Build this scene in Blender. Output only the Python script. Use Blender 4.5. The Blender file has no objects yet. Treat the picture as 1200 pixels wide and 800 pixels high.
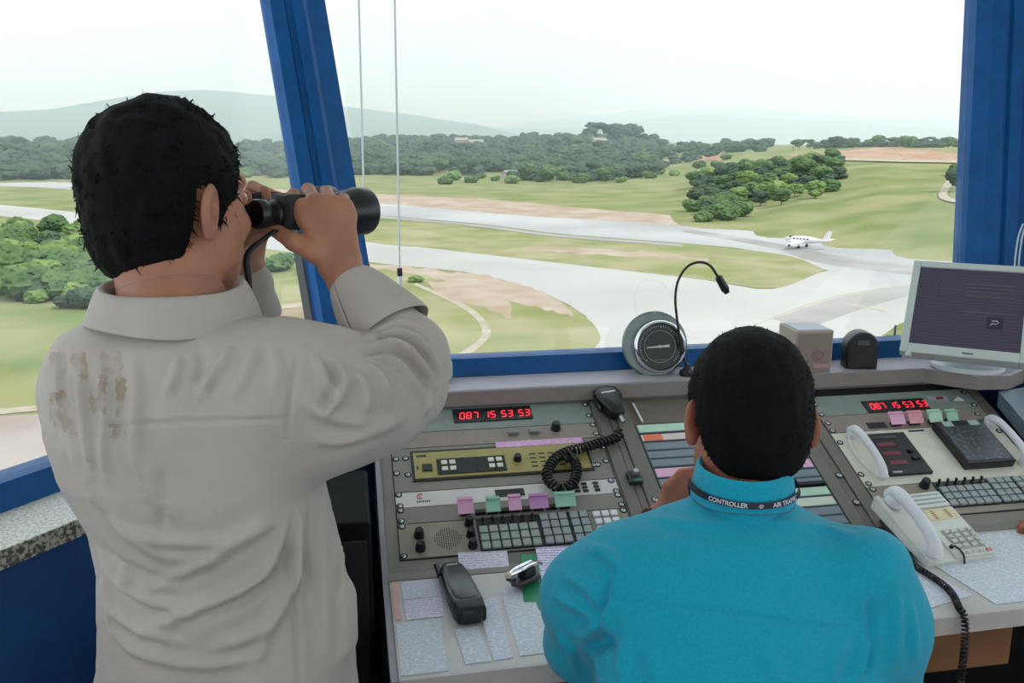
import bpy, bmesh, math, random
import numpy as np
from mathutils import Vector, Matrix, noise
from mathutils.bvhtree import BVHTree

random.seed(7); np.random.seed(7)
SC = bpy.context.scene
COL = SC.collection
PI = math.pi
def R(d): return math.radians(d)

# ------------------------------------------------------------------ camera and measuring
F_PX = 1050.0; YAW = R(10.3); PITCH = R(12.45); CZ = 1.57
CAM = Vector((0, 0, CZ))
FW = Vector((math.sin(YAW)*math.cos(PITCH), math.cos(YAW)*math.cos(PITCH), -math.sin(PITCH)))
RT = Vector((math.cos(YAW), -math.sin(YAW), 0.0)); UP = RT.cross(FW)
def ray(x, y): return FW + RT*((x-600)/F_PX) - UP*((y-400)/F_PX)
def U(x, y, d): return CAM + ray(x, y)*d                      # point at depth d along the view axis
def onz(x, y, z): r = ray(x, y); return CAM + r*((z-CZ)/r.z)
def ony(x, y, Y): r = ray(x, y); return CAM + r*(Y/r.y)
def az_of(px): r = ray(px, 168); return math.atan2(r.x, r.y)
def pol(px, py, D):                                            # point at horizontal distance D in the direction of (px,py)
    r = ray(px, py); h = math.hypot(r.x, r.y); return CAM + r*(D/h)

cam = bpy.data.cameras.new('camera'); camo = bpy.data.objects.new('camera', cam); COL.objects.link(camo)
cam.sensor_width = 36; cam.sensor_fit = 'HORIZONTAL'; cam.lens = 36*F_PX/1200; cam.clip_end = 30000; cam.clip_start = .05
camo.location = CAM; camo.rotation_euler = (R(90)-PITCH, 0, -YAW)
SC.camera = camo

# ------------------------------------------------------------------ materials
def lin(c):
    return tuple((v/12.92 if v <= .04045 else ((v+.055)/1.055)**2.4) for v in c)
def rgb(r, g, b): return lin((r/255, g/255, b/255))
_M = {}
def mat(name, col, rough=.5, metal=0.0, var=.06, scale=30., bump=0., bscale=200., col2=None, detail=4., spec=.5, sheen=0., sss=0., emit=None, estr=0., coord='Object', fac=(.35,.65), trans=0., coat=0.):
    if name in _M: return _M[name]
    m = bpy.data.materials.new(name); m.use_nodes = True
    nt = m.node_tree; b = nt.nodes['Principled BSDF']
    b.inputs['Roughness'].default_value = rough; b.inputs['Metallic'].default_value = metal
    b.inputs['Specular IOR Level'].default_value = spec
    if sheen: b.inputs['Sheen Weight'].default_value = sheen; b.inputs['Sheen Roughness'].default_value = .6
    if coat: b.inputs['Coat Weight'].default_value = coat
    if sss:
        b.inputs['Subsurface Weight'].default_value = sss; b.inputs['Subsurface Radius'].default_value = (.008, .004, .002); b.inputs['Subsurface Scale'].default_value = 1
    tc = nt.nodes.new('ShaderNodeTexCoord')
    n = nt.nodes.new('ShaderNodeTexNoise'); n.inputs['Scale'].default_value = scale; n.inputs['Detail'].default_value = detail
    nt.links.new(tc.outputs[coord], n.inputs['Vector'])
    r = nt.nodes.new('ShaderNodeValToRGB')
    if col2 is None:
        c1 = tuple(max(0, c*(1-var)) for c in col); c2 = tuple(min(1, c*(1+var)) for c in col)
    else: c1, c2 = col, col2
    r.color_ramp.elements[0].position = fac[0]; r.color_ramp.elements[0].color = (*c1, 1)
    r.color_ramp.elements[1].position = fac[1]; r.color_ramp.elements[1].color = (*c2, 1)
    nt.links.new(n.outputs['Fac'], r.inputs['Fac']); nt.links.new(r.outputs['Color'], b.inputs['Base Color'])
    if bump:
        n2 = nt.nodes.new('ShaderNodeTexNoise'); n2.inputs['Scale'].default_value = bscale; n2.inputs['Detail'].default_value = 3
        nt.links.new(tc.outputs[coord], n2.inputs['Vector'])
        bp = nt.nodes.new('ShaderNodeBump'); bp.inputs['Strength'].default_value = bump; bp.inputs['Distance'].default_value = .002
        nt.links.new(n2.outputs['Fac'], bp.inputs['Height']); nt.links.new(bp.outputs['Normal'], b.inputs['Normal'])
    if emit:
        b.inputs['Emission Color'].default_value = (*emit, 1); b.inputs['Emission Strength'].default_value = estr
    _M[name] = m
    return m

# ------------------------------------------------------------------ objects
def tag(o, label=None, cat=None, group=None, kind=None):
    if label: o['label'] = label
    if cat: o['category'] = cat
    if group: o['group'] = group
    if kind: o['kind'] = kind
    return o
def thing(name, label, cat, loc=(0,0,0), rot=(0,0,0), group=None):
    o = bpy.data.objects.new(name, None); COL.objects.link(o); o.empty_display_size = .05
    o.location = loc; o.rotation_euler = rot
    return tag(o, label, cat, group)
def link(name, me, mats=None, parent=None, smooth=False):
    if mats is not None:
        me.materials.clear()
        for m in (mats if isinstance(mats, (list, tuple)) else [mats]): me.materials.append(m)
    if smooth: me.shade_smooth()
    o = bpy.data.objects.new(name, me); COL.objects.link(o)
    if parent is not None: o.parent = parent
    return o
class MB:
    """collects shapes in one bmesh"""
    def __init__(s): s.bm = bmesh.new(); s.mi = 0
    def _fin(s, geom_faces):
        for f in geom_faces: f.material_index = s.mi
    def box(s, c, d, rot=None, bev=0., seg=2):
        r = bmesh.ops.create_cube(s.bm, size=1.0); vs = r['verts']
        M = Matrix.Translation(Vector(c)) @ (rot.to_4x4() if rot is not None else Matrix.Identity(4)) @ Matrix.Diagonal((*d, 1))
        bmesh.ops.transform(s.bm, matrix=M, verts=vs)
        fs = list({f for v in vs for f in v.link_faces})
        s._fin(fs)
        if bev > 0:
            es = list({e for v in vs for e in v.link_edges})
            g = bmesh.ops.bevel(s.bm, geom=es, offset=bev, segments=seg, profile=.5, affect='EDGES', clamp_overlap=True)
            s._fin(g['faces'])
        return s
    def span(s, lo, hi, bev=0., seg=2):
        return s.box([(a+b)/2 for a, b in zip(lo, hi)], [abs(b-a) for a, b in zip(lo, hi)], bev=bev, seg=seg)
    def prism(s, pts, h, M=None, bev=0.):
        """polygon pts (x,y) extruded along local z from 0 to h"""
        M = M or Matrix.Identity(4)
        lo = [s.bm.verts.new(M @ Vector((p[0], p[1], 0))) for p in pts]
        hi = [s.bm.verts.new(M @ Vector((p[0], p[1], h))) for p in pts]
        n = len(pts); fs = []
        fs.append(s.bm.faces.new(lo[::-1])); fs.append(s.bm.faces.new(hi))
        for i in range(n): fs.append(s.bm.faces.new((lo[i], lo[(i+1) % n], hi[(i+1) % n], hi[i])))
        s._fin(fs)
        if bev > 0:
            es = list({e for f in fs[:2] for e in f.edges})
            g = bmesh.ops.bevel(s.bm, geom=es, offset=bev, segments=2, profile=.5, affect='EDGES', clamp_overlap=True)
            s._fin(g['faces'])
        return s
    def lathe(s, prof, M=None, n=32):
        """prof (r,z) turned about local z"""
        M = M or Matrix.Identity(4); rings = []; fs = []
        for r, z in prof:
            if r < 1e-6: rings.append([s.bm.verts.new(M @ Vector((0, 0, z)))])
            else: rings.append([s.bm.verts.new(M @ Vector((r*math.cos(2*PI*k/n), r*math.sin(2*PI*k/n), z))) for k in range(n)])
        for a, b in zip(rings, rings[1:]):
            for k in range(n):
                k2 = (k+1) % n
                if len(a) == 1 and len(b) == 1: continue
                if len(a) == 1: fs.append(s.bm.faces.new((a[0], b[k], b[k2])))
                elif len(b) == 1: fs.append(s.bm.faces.new((a[k2], a[k], b[0])))
                else: fs.append(s.bm.faces.new((a[k], b[k], b[k2], a[k2])))
        for ring, fl in ((rings[0], True), (rings[-1], False)):
            if len(ring) > 2: fs.append(s.bm.faces.new(ring if fl else ring[::-1]))
        s._fin(fs); return s
    def cyl(s, a, b, r, n=16, r2=None, bev=0):
        a = Vector(a); b = Vector(b); L = (b-a).length
        M = Matrix.Translation(a) @ (b-a).to_track_quat('Z', 'Y').to_matrix().to_4x4()
        r2 = r if r2 is None else r2
        if bev: pr = [(max(r-bev, 1e-5), 0), (r, bev), (r2, L-bev), (max(r2-bev, 1e-5), L)]
        else: pr = [(r, 0), (r2, L)]
        return s.lathe(pr, M, n)
    def tube(s, pts, r, n=10, closed=False):
        pts = [Vector(p) for p in pts]; N = len(pts); rings = []
        rr = r if isinstance(r, (list, tuple)) else [r]*N
        t0 = (pts[1]-pts[0]).normalized(); nrm = t0.orthogonal().normalized()
        for i, p in enumerate(pts):
            if closed: t = (pts[(i+1) % N]-pts[i-1]).normalized()
            else: t = (pts[min(i+1, N-1)]-pts[max(i-1, 0)]).normalized()
            nrm = (nrm - t*nrm.dot(t)); nrm = nrm.normalized() if nrm.length > 1e-9 else t.orthogonal().normalized()
            bn = t.cross(nrm)
            rings.append([s.bm.verts.new(p + (nrm*math.cos(2*PI*k/n) + bn*math.sin(2*PI*k/n))*rr[i]) for k in range(n)])
        fs = []
        for i in range(N if closed else N-1):
            a, b = rings[i], rings[(i+1) % N]
            for k in range(n): fs.append(s.bm.faces.new((a[k], a[(k+1) % n], b[(k+1) % n], b[k])))
        if not closed: fs.append(s.bm.faces.new(rings[0][::-1])); fs.append(s.bm.faces.new(rings[-1]))
        s._fin(fs); return s
    def ball(s, c, r, sub=2, sc=(1,1,1), rot=None):
        g = bmesh.ops.create_icosphere(s.bm, subdivisions=sub, radius=r)
        M = Matrix.Translation(Vector(c)) @ (rot.to_4x4() if rot is not None else Matrix.Identity(4)) @ Matrix.Diagonal((*sc, 1))
        bmesh.ops.transform(s.bm, matrix=M, verts=g['verts'])
        s._fin({f for v in g['verts'] for f in v.link_faces}); return s
    def face(s, pts):
        f = s.bm.faces.new([s.bm.verts.new(Vector(p)) for p in pts]); s._fin([f]); return s
    def grid(s, rows):
        vs = [[s.bm.verts.new(Vector(p)) for p in r] for r in rows]; fs = []
        for a, b in zip(vs, vs[1:]):
            for k in range(len(a)-1): fs.append(s.bm.faces.new((a[k], a[k+1], b[k+1], b[k])))
        s._fin(fs); return s
    def mesh(s, name, normals=True):
        if normals: bmesh.ops.recalc_face_normals(s.bm, faces=s.bm.faces)
        me = bpy.data.meshes.new(name); s.bm.to_mesh(me); s.bm.free(); return me
    def build(s, name, mats, parent=None, smooth=False, sharp=35, normals=True):
        me = s.mesh(name, normals)
        if smooth:
            me.shade_smooth()
            try: me.set_sharp_from_angle(angle=R(sharp))
            except Exception: pass
        return link(name, me, mats, parent)
def spline(pts, n=8):
    """Catmull-Rom through pts"""
    P = [Vector(p) for p in pts]; P = [P[0]*2-P[1]] + P + [P[-1]*2-P[-2]]; out = []
    for i in range(1, len(P)-2):
        for k in range(n):
            t = k/n; a, b, c, d = P[i-1], P[i], P[i+1], P[i+2]
            out.append(.5*((2*b) + (c-a)*t + (2*a-5*b+4*c-d)*t*t + (3*b-a-3*c+d)*t**3))
    out.append(P[-2].copy()); return out
def lettering(name, txt, size, mtl, parent, loc, rot=(0,0,0), align='CENTER', ext=.0004, sx=1.0, bold=False):
    cu = bpy.data.curves.new(name, 'FONT'); cu.body = txt; cu.size = size; cu.align_x = align; cu.align_y = 'CENTER'; cu.extrude = ext; cu.resolution_u = 3
    if bold: cu.offset = size*.02
    t = bpy.data.objects.new(name, cu); COL.objects.link(t)
    dg = bpy.context.evaluated_depsgraph_get(); me = bpy.data.meshes.new_from_object(t.evaluated_get(dg))
    bpy.data.objects.remove(t); bpy.data.curves.remove(cu)
    o = link(name, me, mtl, parent); o.location = loc; o.rotation_euler = rot; o.scale = (sx, 1, 1); return o
def copy_tree(o, parent=None):
    c = o.copy(); COL.objects.link(c)
    if parent is not None: c.parent = parent
    for ch in o.children: copy_tree(ch, c)
    return c
HAZE = .00055; HAZEG = .7; SKY = 1.4; SUN = 2.4; ALB = .50
# ------------------------------------------------------------------ outdoors: terrain, airfield, trees, mountains, sky
GZ = -20.4
def flatD(py, px=600): p = onz(px, py, GZ); return math.hypot(p.x, p.y)
def zat(px, D, py): return pol(px, py, D).z
PROF = [(-700, [(620,'f'),(760,190),(950,168),(1500,166),(2600,168)]),
        (0,   [(600,'f'),(760,188),(950,170),(1500,168),(2600,170)]),
        (110, [(600,'f'),(760,188),(950,171),(1500,168),(2600,170)]),
        (340, [(600,'f'),(760,193),(950,174),(1500,172),(2600,170)]),
        (440, [(600,'f'),(760,190),(980,168),(1500,168),(2600,170)]),
        (560, [(610,'f'),(760,188),(980,166),(1500,168),(2600,170)]),
        (690, [(560,'f'),(700,190),(930,163),(1500,168),(2600,170)]),
        (780, [(400,'f'),(560,206),(700,192),(930,168),(1500,168),(2600,170)]),
        (880, [(240,'f'),(330,238),(450,203),(570,185),(800,172),(1500,169),(2600,170)]),
        (960, [(222,'f'),(300,234),(420,198),(500,186),(620,176),(900,172),(2600,170)]),
        (1050,[(205,'f'),(300,224),(400,198),(480,187),(600,174),(900,172),(2600,170)]),
        (1140,[(190,'f'),(280,230),(380,202),(470,187),(600,173),(900,170),(2600,170)]),
        (1500,[(175,'f'),(280,225),(380,205),(470,190),(600,175),(900,170),(2600,170)])]
_cols = []
for px, lst in PROF:
    a = az_of(px); Ds = [1., ]; Zs = [GZ]
    for D, py in lst:
        Ds.append(D); Zs.append(GZ if py == 'f' else zat(px, D, py))
    _cols.append((a, np.array(Ds), np.array(Zs)))
def _zc(i, D):
    a, Ds, Zs = _cols[i]; return float(np.interp(D, Ds, Zs))
def terrain_z(x, y):
    D = math.hypot(x, y); a = math.atan2(x, y)
    if a <= _cols[0][0]: z = _zc(0, D)
    elif a >= _cols[-1][0]: z = _zc(len(_cols)-1, D)
    else:
        for i in range(len(_cols)-1):
            if _cols[i][0] <= a <= _cols[i+1][0]:
                t = (a-_cols[i][0])/(_cols[i+1][0]-_cols[i][0]); t = t*t*(3-2*t)
                z = _zc(i, D)*(1-t) + _zc(i+1, D)*t; break
    if z > GZ+.2:
        k = min(1, (z-GZ)/4); z += k*(noise.noise(Vector((x/60, y/60, 0)))*1.6 + noise.noise(Vector((x/19, y/19, 3)))*.5)
    return z
def ter(px, py):
    """where the sight line through (px,py) meets the terrain"""
    r = ray(px, py); h = math.hypot(r.x, r.y); prev = None; D = 20.
    while D < 2600:
        p = CAM + r*(D/h)
        if p.z <= terrain_z(p.x, p.y):
            lo, hi = D/1.01, D
            for _ in range(18):
                m = (lo+hi)/2; p = CAM + r*(m/h)
                if p.z <= terrain_z(p.x, p.y): hi = m
                else: lo = m
            return CAM + r*(hi/h)
        D *= 1.01
    return CAM + r*(2600/h)

def og(r, g, b): return tuple(v*ALB for v in rgb(r, g, b))          # sunlit colours read off the photograph -> reflectance
M_grass = mat('grass', og(184,182,130), .95, var=.1, scale=.05, col2=og(146,160,98), detail=9, bump=0, spec=.1, fac=(.38,.62))
M_drygrass = mat('dry_grass', og(204,194,152), .95, scale=.09, col2=og(164,170,108), detail=9, spec=.1, fac=(.35,.65))
M_forestfloor = mat('forest_floor', rgb(56,78,48), .95, scale=.03, col2=rgb(80,100,58), detail=8, spec=.1)
M_dirt = mat('pale_dirt', og(228,210,192), .95, scale=.12, col2=og(206,178,152), detail=8, spec=.1)
M_reddirt = mat('red_dirt', og(214,158,128), .95, scale=.05, col2=og(224,196,170), detail=8, spec=.1)
M_conc = mat('apron_concrete', og(216,212,206), .85, scale=.03, col2=og(232,228,222), detail=8, spec=.2)
M_asph = mat('runway_asphalt', og(196,194,192), .8, scale=.02, col2=og(228,226,224), detail=9, spec=.3)
M_dark = mat('tyre_stain', og(184,178,172), .85, scale=.06, col2=og(214,210,205), detail=8, spec=.2)
M_yellow = mat('yellow_paint', og(226,216,170), .8, scale=.5)
M_path = mat('path_gravel', og(226,216,196), .95, scale=.4, col2=og(206,190,164), spec=.1)

# terrain sheet
b = MB(); azs = np.concatenate([np.linspace(-1.25, az_of(-60), 14), np.linspace(az_of(-50), az_of(1260), 96), np.linspace(az_of(1290), 1.5, 14)])
Dd = [18.]
while Dd[-1] < 2600: Dd.append(Dd[-1]*(1.02 if Dd[-1] > 170 else 1.06))
rows = []
for D in Dd:
    row = []
    for a in azs:
        x, y = D*math.sin(a), D*math.cos(a); row.append((x, y, terrain_z(x, y)))
    rows.append(row)
vs = [[b.bm.verts.new(p) for p in r] for r in rows]
for i in range(len(rows)-1):
    for k in range(len(azs)-1):
        f = b.bm.faces.new((vs[i][k], vs[i][k+1], vs[i+1][k+1], vs[i+1][k])); f.smooth = True
        a = azs[k]; D = Dd[i]
        f.material_index = 1 if D > (585 if a < az_of(700) else 660) else 0
me = b.mesh('ground', normals=False)
tag(link('ground', me, [M_grass, M_forestfloor]), kind='structure')

def patch(name, upper, lower, m, h=.06, nu=24, nv=4, flat=True, kind='structure', rag=0.):
    """a ground surface between two boundary lines given as lists of picture points on the ground"""
    def samp(L):
        P = spline([(p[0], p[1], 0) for p in L], 6); acc = [0]
        for a, c in zip(P, P[1:]): acc.append(acc[-1]+(c-a).length)
        return [Vector((np.interp(t*acc[-1], acc, [p.x for p in P]), np.interp(t*acc[-1], acc, [p.y for p in P]), 0)) for t in np.linspace(0, 1, nu)]
    A, B = samp(upper), samp(lower); rows = []
    for j in range(nv+1):
        t = j/nv; r = []
        for p, q in zip(A, B):
            s = p.lerp(q, t)
            if rag and j in (0, nv): s.y += rag*noise.noise(Vector((s.x*.09, s.y*.2, j*3.1)))*(1+noise.noise(Vector((s.x*.35, 0, j))))
            w = onz(s.x, s.y, GZ) if flat else ter(s.x, s.y)
            r.append((w.x, w.y, (GZ if flat else terrain_z(w.x, w.y)) + h*(.35 if flat else 1)))
        rows.append(r)
    bb = MB(); bb.grid(rows); o = bb.build(name, m, None, smooth=False, normals=False)
    return tag(o, kind=kind)

# airfield surfaces
RWY_U = [(-900,203),(-260,206),(0,211),(110,216.5),(440,238),(600,252),(704,258),(800,265),(911,273),(990,283),(1134,295),(1300,312)]
RWY_L = [(-900,206),(-260,212),(0,218),(110,224),(440,252),(560,262),(656,274),(800,285),(892,295),(990,322),(1134,352),(1300,380)]
patch('runway', RWY_U, RWY_L, M_asph, .10, 60, 3)
patch('runway_shoulder', [(-260,200),(0,205),(110,209),(440,227),(560,233),(700,245),(800,253),(911,262)], [(-260,207),(0,212),(110,217),(440,239),(600,253),(704,259),(800,266),(911,273)], M_dirt, .07, 50, 2, rag=1.2)
patch('runway_verge', [(880,264),(960,271),(1050,279),(1140,288),(1250,300)], [(880,270),(960,279),(1050,287),(1140,296),(1250,308)], M_drygrass, .08, 24, 2)
patch('taxiway', [(-900,205),(-260,222),(0,240),(112,251),(432,282),(520,292),(640,306),(800,324),(907,340),(964,322),(1000,318),(1134,325),(1300,340)],
      [(-900,208),(-260,230),(0,253),(112,266),(432,307),(540,318),(600,331),(656,351),(696,376),(760,392),(900,396),(1134,398),(1300,400)], M_conc, .08, 70, 8)
patch('apron', [(690,368),(760,355),(900,340),(980,316),(1140,320),(1300,330)], [(640,432),(720,440),(850,440),(1000,436),(1140,430),(1300,420)], M_conc, .05, 40, 8)
patch('grass_island', [(300,258),(430,260),(520,264),(640,277),(760,287),(850,291),(925,300),(966,316)], [(300,268),(430,284),(520,292.5),(640,306.5),(760,320),(840,330),(908,338),(964,318)], M_drygrass, .13, 50, 5, rag=0.8)
patch('taxiway_dirt', [(612,289),(680,291),(760,296),(830,303)], [(612,291),(680,297),(760,302),(830,306)], M_dirt, .16, 20, 2, rag=3)
patch('field_dirt', [(434,309),(500,315),(560,322),(610,334),(650,348),(672,368)], [(434,313),(500,324),(550,340),(590,352),(640,364),(672,374)], M_dirt, .14, 30, 3, rag=5)
patch('bare_soil', [(500,330),(540,332),(575,342),(600,358)], [(520,352),(548,356),(575,364),(598,374)], M_dirt, .12, 20, 2, rag=6)
patch('grass_lobe', [(330,330),(432,309),(500,318),(560,322),(610,334),(656,352),(694,378),(704,396)], [(330,470),(416,480),(500,480),(560,476),(610,464),(656,440),(684,420),(702,402)], M_drygrass, .10, 40, 8)
patch('footpath', [(484,334),(520,350),(548,366),(562,380),(564,394),(548,408),(520,424),(500,440)], [(488,332),(526,348),(556,364),(572,380),(574,394),(556,412),(530,428),(508,444)], M_path, .18, 40, 2)
patch('yellow_line', [(872,386),(930,362),(985,346),(1060,334)], [(874,386),(932,362.4),(987,346.4),(1060,334.5)], M_yellow, .15, 20, 1)
patch('yellow_bar', [(1000,357),(1040,364)], [(998,358),(1039,365.4)], M_yellow, .15, 4, 1)
patch('tyre_mark', [(905,374),(970,352),(1040,338),(1140,325)], [(950,384),(1010,362),(1070,346),(1140,334)], M_dark, .12, 20, 3)
patch('tyre_mark', [(440,252.5),(560,263),(656,275),(800,286)], [(440,255),(560,266),(656,278),(800,289)], M_dark, .145, 20, 1)
patch('tyre_mark', [(800,268),(900,283),(985,300),(1134,318)], [(800,272),(900,290),(970,310),(1134,330)], M_dark, .13, 20, 2)
patch('grass_corner', [(1018,405),(1042,388),(1060,377),(1140,346),(1260,310)], [(1018,407),(1050,425),(1080,430),(1140,420),(1260,380)], M_grass, .12, 14, 5)
# near ground on the side of the left window
patch('service_road', [(-520,520),(-200,503),(0,488),(70,484),(180,468),(300,448)], [(-520,600),(-200,618),(0,632),(70,640),(180,640),(300,620)], mat('service_road', og(214,198,188), .9, scale=.12, col2=og(196,178,168), detail=8), .08, 12, 5)
patch('kerb', [(-520,508),(-200,491),(0,479),(60,475),(180,460),(300,441)], [(-520,517),(-200,499),(0,486),(60,481),(180,465),(300,445)], M_path, .16, 12, 1)
patch('bare_soil', [(272,388),(296,362),(330,356),(372,352),(400,356),(420,380)], [(272,392),(292,424),(330,440),(372,442),(402,430),(420,384)], mat('pink_soil', og(206,176,154), .95, scale=.25, col2=og(172,160,116), detail=9, spec=.1), .13, 12, 5, rag=6)
patch('footpath', [(302,330),(309,350),(314,365),(312,385),(316,415)], [(307,330),(316,350),(321,365),(319,385),(324,415)], M_path, .18, 20, 1)
patch('footpath', [(316,358),(340,356),(372,352)], [(316,363),(340,361),(372,357)], M_path, .17, 10, 1)
# hillside
patch('dirt_terrace', [(775,188),(820,183),(850,178)], [(775,193),(820,189),(850,186)], M_reddirt, .3, 30, 8, flat=False, rag=2.5)
patch('dirt_terrace', [(925,183),(990,177),(1040,173),(1090,177),(1128,181)], [(940,189),(1000,188),(1050,188),(1090,189),(1120,191)], M_reddirt, .3, 60, 14, flat=False, rag=2.5)
patch('dirt_road', [(1122,178),(1118,200),(1104,220),(1100,232),(1116,238),(1150,242)], [(1130,178),(1126,200),(1114,220),(1110,230),(1122,235),(1150,239)], M_path, .3, 60, 4, flat=False)
patch('dirt_road', [(950,185),(1010,186.5),(1060,188),(1125,189)], [(950,188),(1010,189.5),(1060,191),(1125,192)], M_path, .5, 60, 4, flat=False)

# mountains behind
def mountain(name, prof, D0, m, seed, rough):
    pxs = np.arange(prof[0][0], prof[-1][0]+1, 6.); rows = []
    for j, t in enumerate(np.linspace(0, 1, 16)):
        r = []
        for px in pxs:
            py = float(np.interp(px, [p[0] for p in prof], [p[1] for p in prof]))
            top = pol(px, py, D0); base = pol(px, 190, D0*.72)
            k = t**1.3; p = base.lerp(top, t); p.z = base.z + (top.z-base.z)*k
            nz = noise.fractal(Vector((p.x/(D0*.06), p.y/(D0*.06), seed)), 1.0, 2.1, 6)
            p.z += nz*rough*D0*(.3+.7*math.sin(PI*min(t, .98))); r.append(p)
        rows.append(r)
    back = []
    for p in rows[-1]: back.append(Vector((p.x*1.15, p.y*1.15, -60)))
    rows.append(back)
    bb = MB(); bb.grid(rows); o = bb.build(name, m, smooth=True, sharp=180, normals=False); return tag(o, kind='structure')
M_mtn = mat('mountain_forest', og(84,104,84), 1., scale=.004, col2=og(104,120,92), detail=8, spec=0)
mountain('mountain', [(-700,128),(-300,132),(-80,136),(60,128),(120,118),(190,107),(240,105),(330,112),(400,124),(440,129),(480,134),(560,146),(610,158),(680,170)], 3600, M_mtn, 1.3, .0022)
mountain('mountain', [(380,160),(440,150),(520,146),(600,150),(680,150),(740,142),(800,134),(860,136),(930,140),(1000,143),(1100,152),(1200,156),(1500,150),(1900,150)], 5600, M_mtn, 7.7, .0016)
mountain('mountain', [(-700,150),(0,140),(300,118),(420,128),(560,150),(760,128),(860,124),(1000,136),(1300,140),(1900,142)], 7600, M_mtn, 4.1, .001)

# trees
LEAF = [mat('leaf_dark', rgb(44,60,50), .95, scale=1.2, col2=rgb(80,94,72), detail=6, spec=.1),
        mat('leaf_mid', rgb(58,82,52), .95, scale=.9, col2=rgb(98,118,74), detail=6, spec=.1),
        mat('leaf_light', rgb(80,104,58), .95, scale=.9, col2=rgb(124,142,82), detail=6, spec=.1)]
M_bark = mat('bark', og(86,72,58), .95, scale=3)
def tree_mesh(seed, h, w, kind, sub=3, nb=None):
    rnd = random.Random(seed); bb = MB(); bb.mi = 1
    bb.cyl((0,0,-1.2), (0,0,h*.55), h*.03, 7, h*.015)
    bb.mi = 0; nb = nb or (11 if kind == 'round' else 8)
    for i in range(nb):
        if kind == 'round':
            a = rnd.uniform(0, 2*PI); q = rnd.uniform(0, .30)*w; z = rnd.uniform(.36, .80)*h; r = rnd.uniform(.17, .30)*w
        elif kind == 'flat':
            a = rnd.uniform(0, 2*PI); q = rnd.uniform(0, .42)*w; z = rnd.uniform(.72, .9)*h; r = rnd.uniform(.12, .22)*w
        else:
            a = rnd.uniform(0, 2*PI); q = rnd.uniform(0, .34)*w; z = rnd.uniform(.2, .62)*h; r = rnd.uniform(.20, .32)*w
        n0 = len(bb.bm.verts)
        bb.ball((q*math.cos(a), q*math.sin(a), z), r, sub, (1, 1, .8 if kind != 'flat' else .5))
        bb.bm.verts.ensure_lookup_table(); c = Vector((q*math.cos(a), q*math.sin(a), z))
        for v in list(bb.bm.verts)[n0:]:
            d = (v.co-c); k = noise.noise(v.co*(3.2/r)+Vector((seed*9.1, i*5.3, 0)))*.34 + noise.noise(v.co*(9./r)+Vector((seed, i, 7)))*.24
            v.co = c + d*(1+k)
    me = bb.mesh('tree'); 
    for f in me.polygons: f.use_smooth = False
    return me
TV = []
for i in range(9):
    kind = ['round','round','flat'][i % 3] if i < 6 else 'bush'
    me = tree_mesh(i+1, 1.0, .95 if kind != 'bush' else 1.25, kind)
    TV.append((me, kind))
_tv = {}
def put_tree(kind, px, D, h, leaf, name, label, cat, group, wz=1.0):
    p = pol(px, 168, D); z = terrain_z(p.x, p.y)
    opts = [k for k, t in enumerate(TV) if t[1] == kind]; k = random.choice(opts)
    key = (k, leaf)
    if key not in _tv:
        me = TV[k][0].copy(); me.materials.clear(); me.materials.append(LEAF[leaf]); me.materials.append(M_bark); _tv[key] = me
    o = bpy.data.objects.new(name, _tv[key]); COL.objects.link(o)
    o.location = (p.x, p.y, z-.05*h); s = h*random.uniform(.85, 1.15); o.scale = (s*wz, s*wz, s); o.rotation_euler = (0, 0, random.uniform(0, 6.28))
    return tag(o, label, cat, group)
def belt(n, px0, px1, D0, D1, h0, h1, leafs, label, group, kinds=('round','round','bush'), wz=1.45):
    for i in range(n):
        t = (i+.5)/n; px = px0 + (px1-px0)*((i*0.61803) % 1.0); D = D0 + (D1-D0)*t
        put_tree(random.choice(kinds), px, D, random.uniform(h0, h1), random.choice(leafs), 'tree', label, 'tree', group, wz)
belt(30, -20, 118, 610, 900, 8, 12, [0,0,1], 'green tree in the wooded belt beyond the runway in the left window', 'trees of the left wooded belt')
belt(14, 285, 350, 610, 900, 8, 12, [0,0,1], 'green tree in the woods seen between the binoculars and blue post', 'trees between the head and the post')
belt(70, 400, 640, 625, 960, 8, 13, [0,0,0,1], 'dark green tree in the wooded belt beyond the runway and meadow', 'trees of the middle wooded belt')
belt(60, 600, 778, 520, 900, 7, 12, [0,0,1,1], 'green tree on the wooded rise behind the meadow', 'trees of the wooded rise')
belt(22, 520, 860, 500, 600, 4, 7, [1,1,2], 'low grey green bush along the meadow edge', 'bushes on the meadow edge', ('bush',), 1.3)
belt(46, 815, 985, 300, 470, 5, 9, [0,1,1,2], 'bushy green tree in the clump on the grassy bank', 'trees of the clump on the bank', ('round','bush'), 1.3)
belt(14, 830, 880, 262, 330, 4, 6, [0,1,1], 'bushy green tree at the foot of the clump on the bank', 'trees at the foot of the clump', ('bush',), 1.3)
belt(22, 930, 1142, 640, 800, 5, 9, [0,1], 'tree on the skyline behind the red earth', 'skyline trees behind the red earth', ('round','flat'))
belt(16, 1131, 1165, 290, 520, 4, 7, [0,0,1], 'dark tree beside the pale dirt road on the hillside', 'trees beside the dirt road', ('round','bush'))
belt(6, 690, 745, 900, 930, 12, 20, [0], 'tall dark tree standing above the skyline of the wooded rise', 'tall skyline trees', ('round','flat'))

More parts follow.
